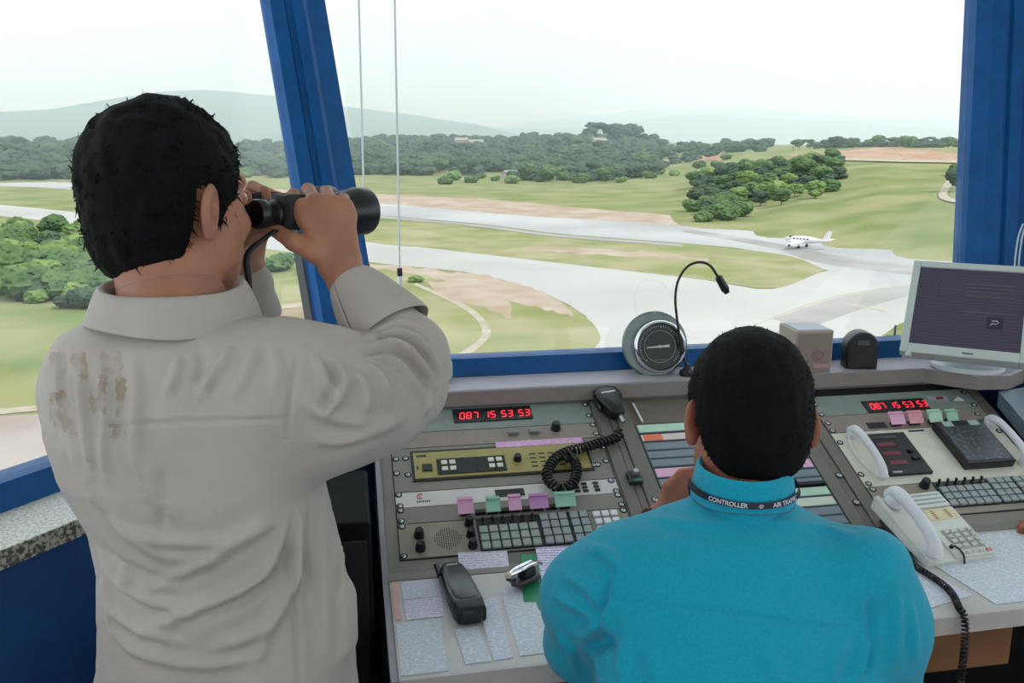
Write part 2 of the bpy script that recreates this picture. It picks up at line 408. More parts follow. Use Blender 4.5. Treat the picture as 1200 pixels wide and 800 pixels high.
# the rest of the woods, past counting
def woodland(specs):
    V, Fc, off = [], [], 0
    base = []
    for k in (0, 1, 3, 6):
        m = tree_mesh(40+k, 1.0, 1.1, 'round' if k < 6 else 'bush', 2, 7); n = len(m.vertices)
        co = np.empty(n*3); m.vertices.foreach_get('co', co); fa = [tuple(p.vertices) for p in m.polygons]; base.append((co.reshape(-1,3), fa)); bpy.data.meshes.remove(m)
    for n, px0, px1, D0, D1, h0, h1 in specs:
        for i in range(n):
            px = random.uniform(px0, px1); D = random.uniform(D0, D1); p = pol(px, 168, D); z = terrain_z(p.x, p.y); h = random.uniform(h0, h1)
            co, fa = random.choice(base); a = random.uniform(0, 6.28); c, s_ = math.cos(a), math.sin(a); w = h*random.uniform(1.2, 1.7)
            q = np.stack([(co[:,0]*c-co[:,1]*s_)*w+p.x, (co[:,0]*s_+co[:,1]*c)*w+p.y, co[:,2]*h+z-.12*h], 1)
            V.append(q); Fc += [tuple(v+off for v in f) for f in fa]; off += len(q)
    me = bpy.data.meshes.new('woodland'); me.from_pydata(np.concatenate(V).tolist(), [], Fc)
    return tag(link('woodland', me, [LEAF[0]]), 'dense green woodland filling the belt beyond the runway', 'woodland', kind='stuff')
woodland([(150,-420,-20,610,960,7,12),(90,110,290,610,980,7,12),(190,-30,120,610,980,7,12),(90,280,352,610,980,7,12),(420,395,640,620,1010,7,12),(320,600,770,540,980,6,11),(110,745,900,680,880,5,9),(110,820,985,330,480,3.5,6),(90,930,1160,660,900,4,7)])
# shrubs near the tower on the left
for i in range(84):
    px = random.uniform(-30, 142); py = random.uniform(266, 356) + (10 if px > 60 else 0)
    D = flatD(py, px)
    put_tree('bush', px, D, random.uniform(3.0, 5.6), random.choice([0,1,1,2]), 'shrub', 'leafy green shrub in the thicket below the left window', 'shrub', 'shrubs of the left thicket', 1.25)
put_tree('bush', 322, flatD(316, 322), 3.4, 1, 'shrub', 'lone green shrub in the field under the binoculars', 'shrub', None, 1.6)
put_tree('bush', 352, flatD(322, 352), 2.6, 2, 'shrub', 'small pale shrub in the field behind the wrist', 'shrub', None, 1.5)
put_tree('bush', 484, flatD(330, 484), 1.6, 2, 'shrub', 'small dry bush at the start of the curved footpath', 'shrub', None, 1.8)

# houses in the woods
M_housew = mat('house_white', og(236,232,226), .8); M_roof = mat('house_roof', og(206,190,176), .8)
for px, py, D, w, lab in ((541,158,880,12,'white house showing among the trees, farthest along the left of the wood'), (557,162,860,14,'white house with a pale roof below the other in the trees'), (702,166,820,12,'white house under the tall skyline trees'), (612,205.5,560,26,'long low white shed at the edge of the meadow')):
    p = pol(px, py, D); z = terrain_z(p.x, p.y); z = max(z, min(p.z-2, z+5))
    t = thing('house', lab, 'house', (p.x, p.y, z), (0,0,random.uniform(-.4,.4)))
    hh = 3.2
    MB().span((-w/2,-4,-3), (w/2,4,hh)).build('house_walls', M_housew, t)
    r = MB(); M = Matrix(((0,0,1,-w/2-.4),(1,0,0,0),(0,1,0,hh),(0,0,0,1)))
    r.prism([(-4.5,0),(4.5,0),(0,2.2)], w+.8, M); r.build('roof', M_roof, t)
p = onz(297, 322, GZ); t = thing('hut', 'tiny pale hut in the field under the binocular strap', 'hut', (p.x, p.y, GZ), (0,0,.4))
MB().span((-1.2,-1,0), (1.2,1,2.2)).build('hut_walls', mat('hut_blue', og(170,186,196), .8), t); MB().span((-1.5,-1.3,2.2), (1.5,1.3,2.45)).build('roof', M_housew, t)
p = onz(1048, 397, GZ); t = thing('marker_post', 'dark little post standing in grass beside the apron', 'post', (p.x, p.y, GZ+.1))
MB().cyl((0,0,0), (0,0,1.5), .12, 10).build('shaft', mat('post_dark', og(70,84,80), .8), t); MB().box((0,0,.15), (1.6,.8,.3), bev=.05).build('base', mat('post_dark', og(70,84,80), .8), t)
for px, py in ((770,262.5),(896,263),(1116,271)):
    pass

# aeroplane on the runway
pa = onz(942, 291, GZ); pa.z = GZ+.1
dirv = (onz(915, 286.5, GZ)-onz(970, 293, GZ)); yaw = math.atan2(dirv.y, dirv.x)
ap = thing('aeroplane', 'small white twin engine aeroplane taxiing on the runway', 'aeroplane', pa, (0,0,yaw+R(14)))
M_plane = mat('plane_white', rgb(214,214,214), .35, var=.01)
M_glassd = mat('plane_glass', og(60,70,80), .2)
bb = MB(); prof = []
L = 10.2
Mx = Matrix(((0,0,1,-L*.55),(0,1,0,0),(-1,0,0,1.75),(0,0,0,1)))
bb.lathe([(0.01,0),(.12,.1),(.28,1.2),(.48,2.8),(.72,4.2),(.80,5.6),(.80,7.0),(.70,8.1),(.48,9.2),(.25,9.9),(.02,L)], Mx, 20)
bb.build('fuselage', M_plane, ap, True)
bb = MB(); bb.prism([(1.5,.0),(1.5,.9),(.55,6.3),(-.45,6.3),(-.75,.9),(-.75,0),(-.75,-.9),(-.45,-6.3),(.55,-6.3),(1.5,-.9)], .18, Matrix.Translation((.2,0,1.25))); bb.build('wing', M_plane, ap)
bb = MB(); bb.prism([(-4.3,0),(-4.9,2.3),(-5.7,2.3),(-5.6,0),(-5.7,-2.3),(-4.9,-2.3)], .12, Matrix.Translation((0,0,2.0))); bb.build('tailplane', M_plane, ap)
bb = MB(); bb.prism([(-3.9,1.9),(-5.1,3.95),(-6.0,3.95),(-5.5,1.9)], .14, Matrix(((1,0,0,0),(0,0,1,-.07),(0,1,0,0),(0,0,0,1)))); bb.build('tail_fin', M_plane, ap)
for s in (-1, 1):
    e = MB(); e.lathe([(.02,0),(.3,.5),(.42,1.6),(.4,2.6),(.2,3.1),(.02,3.2)], Matrix(((0,0,1,-.6),(0,1,0,s*2.1),(-1,0,0,1.45),(0,0,0,1))), 14); e.build('engine', M_plane, ap, True)
    w = MB(); w.cyl((.3,s*1.9,.0), (.3,s*1.9,1.2), .08, 8); w.cyl((.3,s*1.9-.1,.3), (.3,s*1.9+.1,.3), .32, 14); w.build('landing_gear', M_glassd, ap)
w = MB(); w.cyl((3.4,0,0), (3.4,0,1.4), .07, 8); w.cyl((3.4,-.08,.26), (3.4,.08,.26), .27, 14); w.build('landing_gear', M_glassd, ap)
w = MB()
for s in (-1, 1):
    for k in range(5): w.box((2.0-.75*k, s*.775, 1.98), (.4,.06,.3), Matrix.Rotation(s*R(-12),3,'X'), bev=.02)
w.box((3.05,0,2.3), (.6,1.0,.28), Matrix.Rotation(R(35),3,'Y'), bev=.03); w.build('window', M_glassd, ap)

# haze lying over the far country: a real volume
hz = MB(); hz.span((-9000, 330, -120), (9000, 9500, 800)); ho = hz.build('haze', None)
mh = bpy.data.materials.new('haze'); mh.use_nodes = True; nt = mh.node_tree; nt.nodes.clear()
out = nt.nodes.new('ShaderNodeOutputMaterial'); vsn = nt.nodes.new('ShaderNodeVolumeScatter'); vsn.inputs['Color'].default_value = (.74,.885,1,1); vsn.inputs['Density'].default_value = HAZE; vsn.inputs['Anisotropy'].default_value = HAZEG
nt.links.new(vsn.outputs[0], out.inputs['Volume']); ho.data.materials.append(mh)
tag(ho, 'pale blue haze lying over the distant mountains', 'haze', kind='stuff')

# sky
w = bpy.data.worlds.new('sky'); SC.world = w; w.use_nodes = True; nt = w.node_tree; bg = nt.nodes['Background']
tc = nt.nodes.new('ShaderNodeTexCoord'); mp = nt.nodes.new('ShaderNodeMapping'); mp.inputs['Scale'].default_value = (1,1,3.2)
n = nt.nodes.new('ShaderNodeTexNoise'); n.inputs['Scale'].default_value = 2.6; n.inputs['Detail'].default_value = 6; n.inputs['Roughness'].default_value = .55
cr = nt.nodes.new('ShaderNodeValToRGB'); cr.color_ramp.elements[0].position = .40; cr.color_ramp.elements[0].color = (.70,.86,1.0,1); cr.color_ramp.elements[1].position = .60; cr.color_ramp.elements[1].color = (.98,.99,1,1)
nt.links.new(tc.outputs['Generated'], mp.inputs['Vector']); nt.links.new(mp.outputs[0], n.inputs['Vector']); nt.links.new(n.outputs['Fac'], cr.inputs['Fac'])
nt.links.new(cr.outputs[0], bg.inputs['Color']); bg.inputs['Strength'].default_value = SKY
sl = bpy.data.lights.new('sun', 'SUN'); sl.energy = SUN; sl.angle = R(4); sl.color = (1,.97,.91); so = bpy.data.objects.new('sun', sl); COL.objects.link(so)
so.rotation_euler = (R(38), R(18), R(25)); so.location = (0,-5,30)
# ------------------------------------------------------------------ the tower cab
TILT = math.tan(R(15)); YW = 2.17
CA = Vector((0.0, YW, 1.0)); CB = Vector((1.75, YW, 1.0))
DL = Vector((-.62, -.785, 0)); NL = Vector((.785, -.62, 0))        # left wall: direction away from the corner, inward normal
DR = Vector((.62, -.785, 0)); NR = Vector((-.785, -.62, 0))
TA = Vector((-.484*TILT, TILT, 1)); TB = Vector((.484*TILT, TILT, 1))
WL = 1.75
M_blue = mat('blue_paint', rgb(2,76,134), .5, var=.12, scale=14, bump=.15, bscale=90, spec=.25)
M_bluewall = mat('blue_wall_paint', rgb(4,62,112), .7, var=.15, scale=9, bump=.3, bscale=160)
M_black = mat('black_paint_and_shade', rgb(9,9,10), .85, var=.2, spec=.2)  # black parts, and painted shade on the front wall and under the desk
M_terr = mat('terrazzo', rgb(172,172,164), .55, scale=190, col2=rgb(214,213,205), detail=2, fac=(.38,.56))
M_terre = mat('terrazzo_edge', rgb(70,70,62), .7, scale=150, col2=rgb(168,164,150), detail=2, fac=(.42,.56), bump=.4)
M_rubber = mat('rubber', rgb(12,12,13), .7, var=.2)
mg = bpy.data.materials.new('window_glass'); mg.use_nodes = True; nt = mg.node_tree; nt.nodes.clear()
go = nt.nodes.new('ShaderNodeOutputMaterial'); gm = nt.nodes.new('ShaderNodeMixShader'); gt = nt.nodes.new('ShaderNodeBsdfTransparent'); gg = nt.nodes.new('ShaderNodeBsdfGlossy')
gt.inputs['Color'].default_value = (.97,.985,.98,1); gg.inputs['Roughness'].default_value = .02; gm.inputs['Fac'].default_value = .025
nt.links.new(gt.outputs[0], gm.inputs[1]); nt.links.new(gg.outputs[0], gm.inputs[2]); nt.links.new(gm.outputs[0], go.inputs['Surface'])

EL = CA + DL*WL; ER = CB + DR*WL
EL2 = Vector((EL.x, -1.5, 0)); ER2 = Vector((ER.x, -1.5, 0))
foot = [(CA.x, CA.y), (EL.x, EL.y), (EL2.x, EL2.y), (ER2.x, ER2.y), (ER.x, ER.y), (CB.x, CB.y)]
def grow(k): 
    c = Vector((.87, .4)); return [tuple(c + (Vector(p)-c)*k) for p in foot]
tag(MB().prism(grow(1.04), .12, Matrix.Translation((0,0,-.12))).build('floor', mat('floor_vinyl', rgb(34,35,38), .5, var=.15, scale=20)), kind='structure')
tag(MB().prism(grow(1.25), .12, Matrix.Translation((0,0,2.48))).build('ceiling', mat('ceiling_white', rgb(226,226,222), .8, var=.03)), kind='structure')
def wall(name, p, d, n, length, top, thick, m):
    """a low wall below a window; its inner face stands thick inside the window line"""
    b = MB(); q = p + d*length
    pts = [(p.x, p.y), (q.x, q.y), (q.x+n.x*thick, q.y+n.y*thick), (p.x+n.x*thick, p.y+n.y*thick)]
    b.prism(pts, top); return tag(b.build(name, m), kind='structure')
wall('wall_left', CA+NL*-.06, DL, NL, WL, .972, .183, M_bluewall)
wall('wall_front', Vector((-.08, YW+.06, 0)), Vector((1,0,0)), Vector((0,-1,0)), 1.9, .985, .12, M_black)  # black puts the deep shade behind the console into the wall colour
wall('wall_right', CB+NR*-.06, DR, NR, WL, .972, .183, M_bluewall)
# the rest of the cab, glazed all round behind the photographer: low walls, slim posts, a head rail
yb = -1.5; xa, xb = EL.x, ER.x
M_wallw = mat('back_wall_white', rgb(214,214,208), .8, var=.03)
b = MB(); b.span((xa-.02,yb-.12,0),(xb+.02,yb,1.0)); b.span((xa-.02,yb-.12,2.36),(xb+.02,yb,2.48))
for x0 in (xa-.02,.22,1.42,xb-.06): b.span((x0,yb-.12,1.0),(x0+.08,yb,2.36))
tag(b.build('wall_back', M_wallw), kind='structure')
for nm, x in (('wall_side_left', xa), ('wall_side_right', xb)):
    b = MB(); sx = -.12 if x == xa else .12
    b.span((x,yb,0),(x+sx,EL.y-.06,1.0)); b.span((x,yb,2.36),(x+sx,EL.y-.06,2.48)); tag(b.build(nm, M_wallw), kind='structure')
# terrazzo sill of the left window
for nm, p, d, n, kk in (('trim_1', CA, DL, NL, 0), ('trim_2', CB, DR, NR, 1)):
    a0, a1 = p + d*.05, p + d*WL
    pts = [(a0.x-n.x*.05, a0.y-n.y*.05), (a1.x-n.x*.05, a1.y-n.y*.05), (a1.x+n.x*.137, a1.y+n.y*.137), (a0.x+n.x*.137, a0.y+n.y*.137)]
    o = MB().prism(pts, .024, Matrix.Translation((0,0,.976))).build(nm, M_terr); tag(o, kind='structure')
    q0, q1 = a0 + n*.137, a1 + n*.137
    e = MB(); e.prism([(q0.x, q0.y), (q1.x, q1.y), (q1.x+n.x*.004, q1.y+n.y*.004), (q0.x+n.x*.004, q0.y+n.y*.004)], .028, Matrix.Translation((0,0,.972))); e.build('sill_edge', M_terre, o)
    if kk == 0:
        j = a0 + d*1.02
        jb = MB(); jb.prism([(j.x, j.y), (j.x+d.x*.003, j.y+d.y*.003), (j.x+d.x*.003+n.x*.137, j.y+d.y*.003+n.y*.137), (j.x+n.x*.137, j.y+n.y*.137)], .0006, Matrix.Translation((0,0,1.0))); jb.build('joint', M_terre, o)
def post(name, base, t, sec):
    M = Matrix(((1,0,t.x,base.x),(0,1,t.y,base.y),(0,0,t.z,.985),(0,0,0,1)))
    b = MB(); b.prism(sec, 1.5, M); return tag(b.build(name, M_blue), kind='structure')
pa_ = post('trim_3', CA, TA, [(-.072,-.03),(-.046,-.062),(-.014,-.055),(-.011,-.046),(.002,-.044),(.006,-.054),(.032,-.047),(.040,-.034),(.085,-.004),(.085,.05),(-.072,.05)])
g = MB(); g.prism([(-.092,-.018),(-.073,-.040),(-.071,-.028),(-.085,-.008)], .42, Matrix(((1,0,TA.x,CA.x),(0,1,TA.y,CA.y),(0,0,1,.985),(0,0,0,1)))); g.build('gasket', M_rubber, pa_)
pb_ = post('trim_4', CB, TB, [(-.085,-.004),(-.060,-.040),(-.030,-.050),(-.026,-.041),(-.004,-.041),(0,-.052),(.030,-.060),(.034,-.05),(.055,-.06),(.06,-.075),(.10,-.12),(.14,-.12),(.14,.05),(-.085,.05)])
def cornerpost(name, base, t): return post(name, base, t, [(-.05,-.05),(.05,-.05),(.05,.05),(-.05,.05)])
cornerpost('trim_5', EL, Vector((-TILT,.2*TILT,1))); cornerpost('trim_6', ER, Vector((TILT,.2*TILT,1)))
def window(name, p, d, n, ta, tb, length, s0, s1):
    """glass leaning out between two posts, with a rail along the bottom and the top"""
    root = bpy.data.objects.new(name, None); COL.objects.link(root); tag(root, kind='structure')
    def P(s, z, off): q = p + d*s + (ta*(1-s/length) + tb*(s/length))*(z-1.0); return Vector((q.x, q.y, z)) + n*off
    def bar(nm, z0, z1, o0, o1, m):
        b = MB(); v = []
        for z in (z0, z1):
            for s, o in ((s0, o0), (s1, o0), (s1, o1), (s0, o1)): v.append(b.bm.verts.new(P(s, z, o)))
        for f in ((0,1,2,3),(7,6,5,4),(0,4,5,1),(1,5,6,2),(2,6,7,3),(3,7,4,0)): b.bm.faces.new([v[i] for i in f])
        return b.build(nm, m, root)
    bar('bottom_rail', 1.0005, 1.044, .012, -.045, M_blue)
    bar('top_rail', 2.40, 2.478, .012, -.045, M_blue)
    bar('pane', 1.044, 2.40, -.014, -.020, mg)
    return root
window('window_1', CA, DL, NL, TA, Vector((-TILT,.2*TILT,1)), WL, .06, WL-.05)
window('window_2', CA, Vector((1,0,0)), Vector((0,-1,0)), TA, TB, 1.75, .085, 1.665)
window('window_3', CB, DR, NR, TB, Vector((TILT,.2*TILT,1)), WL, .08, WL-.05)
# pale rounded cap at the corner of the front sill
o = MB().lathe([(.001,0),(.017,.001),(.020,.008),(.020,.040),(.016,.048),(.001,.05)], Matrix.Translation(ony(521,441,2.12)-Vector((0,0,.006))), 20).build('end_cap', mat('cap_grey', rgb(176,182,178), .6), None, True)
o.parent = pa_; 
# paper notice stuck low on the blue post
nq = ony(392, 403, YW-.066)
t = tag(MB().box((0,0,0), (.030,.0015,.034)).build('notice', mat('paper_grey', rgb(196,198,200), .7, var=.04)), 'small white paper notice stuck low on the blue corner post', 'notice')
t.location = nq; t.rotation_euler = (R(-14), R(2), R(-6))
# white cable hanging down the blue column on the right
c = MB(); base = [ony(1199,262,2.135), ony(1194,275,2.135), ony(1191,292,2.13), ony(1189,312,2.12), ony(1190,330,2.115)]
c.tube(spline(base, 8), .0022, 8); c.tube(spline([p+Vector((.012,0,.003)) for p in base], 8), .0022, 8)
tag(c.build('cable', mat('cable_white', rgb(176,190,196), .5), None, True), 'thin pale looped cable hanging on the blue column behind the monitor', 'cable')
# two antenna rods hanging outside the front glass
M_rod = mat('rod_grey', rgb(196,198,200), .35, metal=.3)
for px, y1, lab, clamp in ((424.5, 232, 'thin grey antenna rod outside the glass, the one beside the blue post', False), (466.5, 322, 'longer grey antenna rod outside the glass with a black band near its foot', True)):
    Yr = 2.95; b0 = ony(px+2, y1, Yr); top = Vector((ony(px-2.5, 0, Yr).x, Yr, 2.48))
    rt = thing('antenna_rod', lab, 'antenna', b0, (0,0,0), 'antenna rods outside the front window')
    d = top-b0
    MB().cyl((0,0,0), d, .0035, 10, .0035).build('rod', M_rod, rt, True)
    MB().cyl(d-Vector((0,0,.03)), d, .014, 12).build('bracket', M_black, rt)
    if clamp:
        MB().cyl((0,0,-.004), (0,0,.022), .0085, 12).build('band', M_black, rt, True)
        MB().cyl((0,0,-.034), (0,0,-.004), .0095, 12, .008).build('foot', M_rod, rt, True)
# ------------------------------------------------------------------ the console
INC = R(24); P0 = Vector((0, 1.635, .775)); PV = Vector((0, math.cos(INC), math.sin(INC))); PN = Vector((0, -math.sin(INC), math.cos(INC)))
def S(u, v, n=0.): return Vector((u, 0, 0)) + P0 + PV*v + PN*n
def pan(px, py, h=0.):
    r = ray(px, py); k = (P0+PN*h-CAM).dot(PN)/r.dot(PN); p = CAM + r*k - P0; return p.x, p.dot(PV)
def on_panel(name, label, cat, u, v, n=0., group=None, rz=0.):
    """a thing lying on the sloped face; its own x runs along the console, y up the slope, z out of it"""
    t = thing(name, label, cat, S(u, v, n), (0,0,0), group)
    t.rotation_euler = (Matrix.Rotation(INC, 3, 'X') @ Matrix.Rotation(rz, 3, 'Z')).to_euler(); return t
ZD = .76
M_cgrey = mat('console_grey', rgb(132,126,119), .55, var=.06, scale=12, bump=.2, bscale=400)
M_cdark = mat('console_grey_dark', rgb(104,99,93), .55, var=.06, scale=12, bump=.2, bscale=400)
M_cgreen = mat('panel_green_grey', rgb(130,140,134), .5, var=.05, bump=.15, bscale=500)
M_ctan = mat('panel_tan', rgb(142,130,121), .5, var=.06, bump=.15, bscale=500)
M_cbeige = mat('panel_beige', rgb(148,138,126), .5, var=.05, bump=.15, bscale=500)
M_ledge = mat('ledge_laminate', rgb(172,167,174), .45, var=.04, scale=8)
M_ledgef = mat('ledge_edge', rgb(136,127,122), .6, var=.05)
M_desk = mat('desk_laminate', rgb(196,192,188), .4, var=.04, scale=6)
M_edge = mat('desk_edge', rgb(196,186,182), .5, var=.05)
M_wood = mat('wood_veneer', rgb(120,78,46), .5, scale=4, col2=rgb(150,104,66), detail=6)
M_steel = mat('steel', rgb(190,190,192), .28, metal=1., var=.05)
M_chrome = mat('chrome', rgb(220,220,222), .12, metal=1., var=.02)
M_plblack = mat('black_plastic', rgb(20,20,23), .38, var=.15)
M_plblack2 = mat('black_plastic_matt', rgb(24,25,28), .6, var=.15, bump=.2)
M_cream = mat('cream_plate', rgb(214,212,196), .5, var=.04)
M_white = mat('white_plastic', rgb(222,222,226), .4, var=.03)
M_whitep = mat('white_plate', rgb(206,202,198), .5, var=.03)
M_key = mat('key_grey', rgb(150,160,150), .5, var=.08)
M_key2 = mat('key_bluegrey', rgb(146,154,156), .5, var=.08)
M_gold = mat('gold_face', rgb(160,148,92), .45, metal=.35, var=.06)
M_seam = mat('seam_black', rgb(14,14,14), .8)
M_lcd = mat('lcd_dark', rgb(34,40,36), .2, var=.1)
M_redled = mat('red_led', (1,.02,.03), .4, emit=(1,.02,.04), estr=1.6)
M_pink = mat('pink_card', rgb(232,176,208), .7, var=.05); M_pink2 = mat('mauve_card', rgb(206,150,200), .7, var=.05)
M_green = mat('green_card', rgb(160,208,184), .7, var=.05); M_pgreen = mat('pale_green_card', rgb(188,220,196), .7, var=.05)
M_orange = mat('orange_card', rgb(240,128,92), .7, var=.05)
M_strip = mat('strip_blue_grey', rgb(122,134,144), .45, var=.06)
M_ink = mat('ink', rgb(60,60,78), .8)
def paper_mat(name, col, ink, rows, dens=.52, seed=0.):
    """paper with lines of small illegible handwriting-like print"""
    m = bpy.data.materials.new(name); m.use_nodes = True; nt = m.node_tree; b = nt.nodes['Principled BSDF']; b.inputs['Roughness'].default_value = .75
    tc = nt.nodes.new('ShaderNodeTexCoord'); wv = nt.nodes.new('ShaderNodeTexWave'); wv.wave_type = 'BANDS'; wv.bands_direction = 'Y'; wv.inputs['Scale'].default_value = rows
    mp = nt.nodes.new('ShaderNodeMapping'); mp.inputs['Scale'].default_value = (900, 260, 1); mp.inputs['Location'].default_value = (seed, seed*2, 0)
    n = nt.nodes.new('ShaderNodeTexNoise'); n.inputs['Scale'].default_value = 1; n.inputs['Detail'].default_value = 1
    n3 = nt.nodes.new('ShaderNodeTexNoise'); n3.inputs['Scale'].default_value = 110; n3.inputs['Detail'].default_value = 1
    L = nt.links.new
    L(tc.outputs['Object'], wv.inputs['Vector']); L(tc.outputs['Object'], mp.inputs['Vector']); L(mp.outputs[0], n.inputs['Vector']); L(tc.outputs['Object'], n3.inputs['Vector'])
    def gt(sock, v):
        x = nt.nodes.new('ShaderNodeMath'); x.operation = 'GREATER_THAN'; L(sock, x.inputs[0]); x.inputs[1].default_value = v; return x.outputs[0]
    def mul(a, c):
        x = nt.nodes.new('ShaderNodeMath'); x.operation = 'MULTIPLY'; L(a, x.inputs[0])
        if isinstance(c, float): x.inputs[1].default_value = c
        else: L(c, x.inputs[1])
        return x.outputs[0]
    f = mul(mul(mul(gt(wv.outputs['Fac'], .5), gt(n.outputs['Fac'], dens)), gt(n3.outputs['Fac'], .40)), .75)
    mx = nt.nodes.new('ShaderNodeMix'); mx.data_type = 'RGBA'; mx.inputs['A'].default_value = (*col, 1); mx.inputs['B'].default_value = (*ink, 1)
    L(f, mx.inputs['Factor']); L(mx.outputs['Result'], b.inputs['Base Color']); return m
PM = [paper_mat('printed_paper', rgb(222,222,234), rgb(140,150,186), 60, .50, 1), paper_mat('form_paper', rgb(218,222,230), rgb(140,148,166), 75, .49, 5), paper_mat('note_paper', rgb(230,226,240), rgb(130,122,172), 50, .50, 9)]

# carcass, worktop, ledge
con = thing('control_console', 'long grey control desk with sloped panels, ledge and white worktop', 'console', (0,0,0))
XL, XR = .05, 1.60
YZ = Matrix(((0,0,1,XL),(1,0,0,0),(0,1,0,0),(0,0,0,1)))
s_ = lambda v, n: (S(0, v, n).y, S(0, v, n).z)
c = MB(); c.prism([(1.575,.40),(1.575,.7615),s_(-.030,-.003),s_(.452,-.003),(S(0,.452).y,.40)], XR-XL, YZ); c.build('sloped_body', M_cgrey, con)
c = MB(); c.prism([(XL,1.255),(.45,1.262),(.9,1.272),(1.598,1.289),(1.598,1.574),(XL,1.574)], .032, Matrix.Translation((0,0,ZD-.032))); c.build('worktop', M_desk, con)
c = MB(); c.prism([(XL,1.247),(.45,1.254),(.9,1.264),(1.598,1.281),(1.598,1.288),(.9,1.271),(.45,1.261),(XL,1.254)], .034, Matrix.Translation((0,0,ZD-.033))); c.build('edge_strip', M_edge, con)
c = MB(); c.prism([(XL,2.035),(1.46,2.035),(1.545,1.945),(1.63,1.935),(1.715,1.985),(1.66,2.09),(1.63,2.157),(XL,2.157)], .036, Matrix.Translation((0,0,.964)), bev=.003); c.build('ledge', M_ledge, con)
c = MB(); c.prism([(XL,2.031),(1.458,2.031),(1.544,1.941),(1.63,1.931),(1.715,1.981),(1.715,1.985),(1.63,1.935),(1.545,1.945),(1.46,2.035),(XL,2.035)], .034, Matrix.Translation((0,0,.962))); c.build('ledge_edge', M_ledgef, con)
c = MB(); c.span((XL,2.04,.40),(XR,2.155,.964)); c.build('back_body', M_cdark, con)
# left end panel with the pale edge line
c = MB(); c.prism([(1.252,0),(1.252,.757),(1.575,.757),s_(-.030,.006),s_(.452,.006),(2.034,.962),(2.157,.962),(2.157,0)], .012, Matrix(((0,0,1,XL-.0125),(1,0,0,0),(0,1,0,0),(0,0,0,1)))); c.build('side_panel', mat('side_lilac', rgb(150,146,152), .5), con)
c = MB(); c.span((XL-.02,1.27,0),(XL-.0130,2.15,.72)); c.build('side_cladding', M_black, con)
c = MB(); c.span((XL,1.60,0),(XR,2.155,.40)); c.build('base_cabinet', M_black, con)  # its black holds the darkness below the desk
c = MB(); c.span((.86,1.325,.615),(1.19,1.345,.726)); c.build('drawer_front', M_wood, con)
c = MB(); c.span((.86,1.345,.615),(1.60,1.572,.726)); c.build('drawer_box', M_black, con)
c = MB(); c.span((.80,1.375,0),(1.555,1.39,.70)); c.build('under_desk_shade', M_black, con)  # black sheet added to darken the space under the desk
c = MB(); c.span((1.56,1.36,0),(1.60,1.572,.614)); c.build('desk_leg', M_black, con)
for u0, u1, v0, v1 in ((.0735,.5605,-.0030,.4510),(1.1210,1.5715,-.0005,.4160)):
    c = MB(); c.span((u0,v0,0),(u1,v1,.0004)); o = c.build('bay_backing', M_seam, con); o.matrix_local = Matrix.Translation(S(0,0,-.0032)) @ Matrix.Rotation(INC, 4, 'X')
# raised rails between the bays and round the strip tray
M_rail = mat('rail_grey', rgb(112,106,100), .5, var=.05)
for u0, u1 in ((.564,.592),(.5935,.610),(.612,.648),(1.034,1.066),(1.068,1.084),(1.086,1.117)):
    c = MB(); c.prism([(u0,-.02),(u1,-.02),(u1,.452),(u0,.452)], .007 if u1-u0 > .02 else .004, Matrix.Translation((0,0,0)), bev=.0012)
    o = c.build('rail', M_rail, con); o.matrix_local = Matrix.Translation(S(0,0,-.003)) @ Matrix.Rotation(INC, 4, 'X')
c = MB(); c.span((.650,.352,0),(1.032,.452,.001)); o = c.build('tray_head', mat('tray_brown', rgb(112,102,94), .6), con); o.matrix_local = Matrix.Translation(S(0,0,-.0025)) @ Matrix.Rotation(INC, 4, 'X')
c = MB(); c.span((1.122,.416,0),(1.57,.450,.001)); o = c.build('open_slot', mat('slot_black', rgb(8,8,9), .9), con); o.matrix_local = Matrix.Translation(S(0,0,-.0025)) @ Matrix.Rotation(INC, 4, 'X')
c = MB(); c.span((1.572,.0,0),(1.60,.452,.004), bev=.001); o = c.build('rail', M_rail, con); o.matrix_local = Matrix.Translation(S(0,0,-.003)) @ Matrix.Rotation(INC, 4, 'X')
_scr = None
def screw(parent, u, v, z, r=.0052):
    global _scr
    if _scr is None:
        b = MB(); b.lathe([(0.0001,.0035),(.0022,.0033),(.0040,.0022),(.0050,.0008),(.0058,.0004),(.0060,0)], None, 14); b.mi = 1; b.lathe([(.0078,0),(.0078,.0008),(.006,.0011),(.0001,.0011)], None, 16); b.box((0,0,.0034),(.0062,.0010,.0006)); _scr = b.mesh('screw'); _scr.shade_smooth(); _scr.materials.append(M_steel); _scr.materials.append(M_plblack)
    o = bpy.data.objects.new('screw', _scr); COL.objects.link(o); o.parent = parent; o.location = (u, v, z); k = r/.0052; o.scale = (k, k, k*1.15); o.rotation_euler = (0,0,random.uniform(0,3)); return o
TH = .0035
def module(name, label, cat, u0, v0, u1, v1, m, screws=(), inset=0., group=None):
    t = on_panel(name, label, cat, u0, v0, -.0028, group)
    MB().box(((u1-u0)/2, (v1-v0)/2, TH/2), (u1-u0-.0014, v1-v0-.0014, TH), bev=.0008).build('faceplate', m, t)
    for (u, v) in screws: screw(t, u-u0, v-v0, TH)
    t['o'] = (u0, v0); del t['o']
    class H: pass
    h = H(); h.t = t; h.p = lambda u, v, n=TH: Vector((u-u0, v-v0, n)); return h
def slab(h, name, u0, v0, u1, v1, th, m, bev=.0006, n=TH, label=None):
    a = h.p(u0, v0, n); b_ = h.p(u1, v1, n)
    o = MB().box(((a.x+b_.x)/2, (a.y+b_.y)/2, n+th/2), (abs(b_.x-a.x), abs(b_.y-a.y), th), bev=min(bev, th*.45)).build(name, m, h.t)
    if label: o['label'] = label
    return o
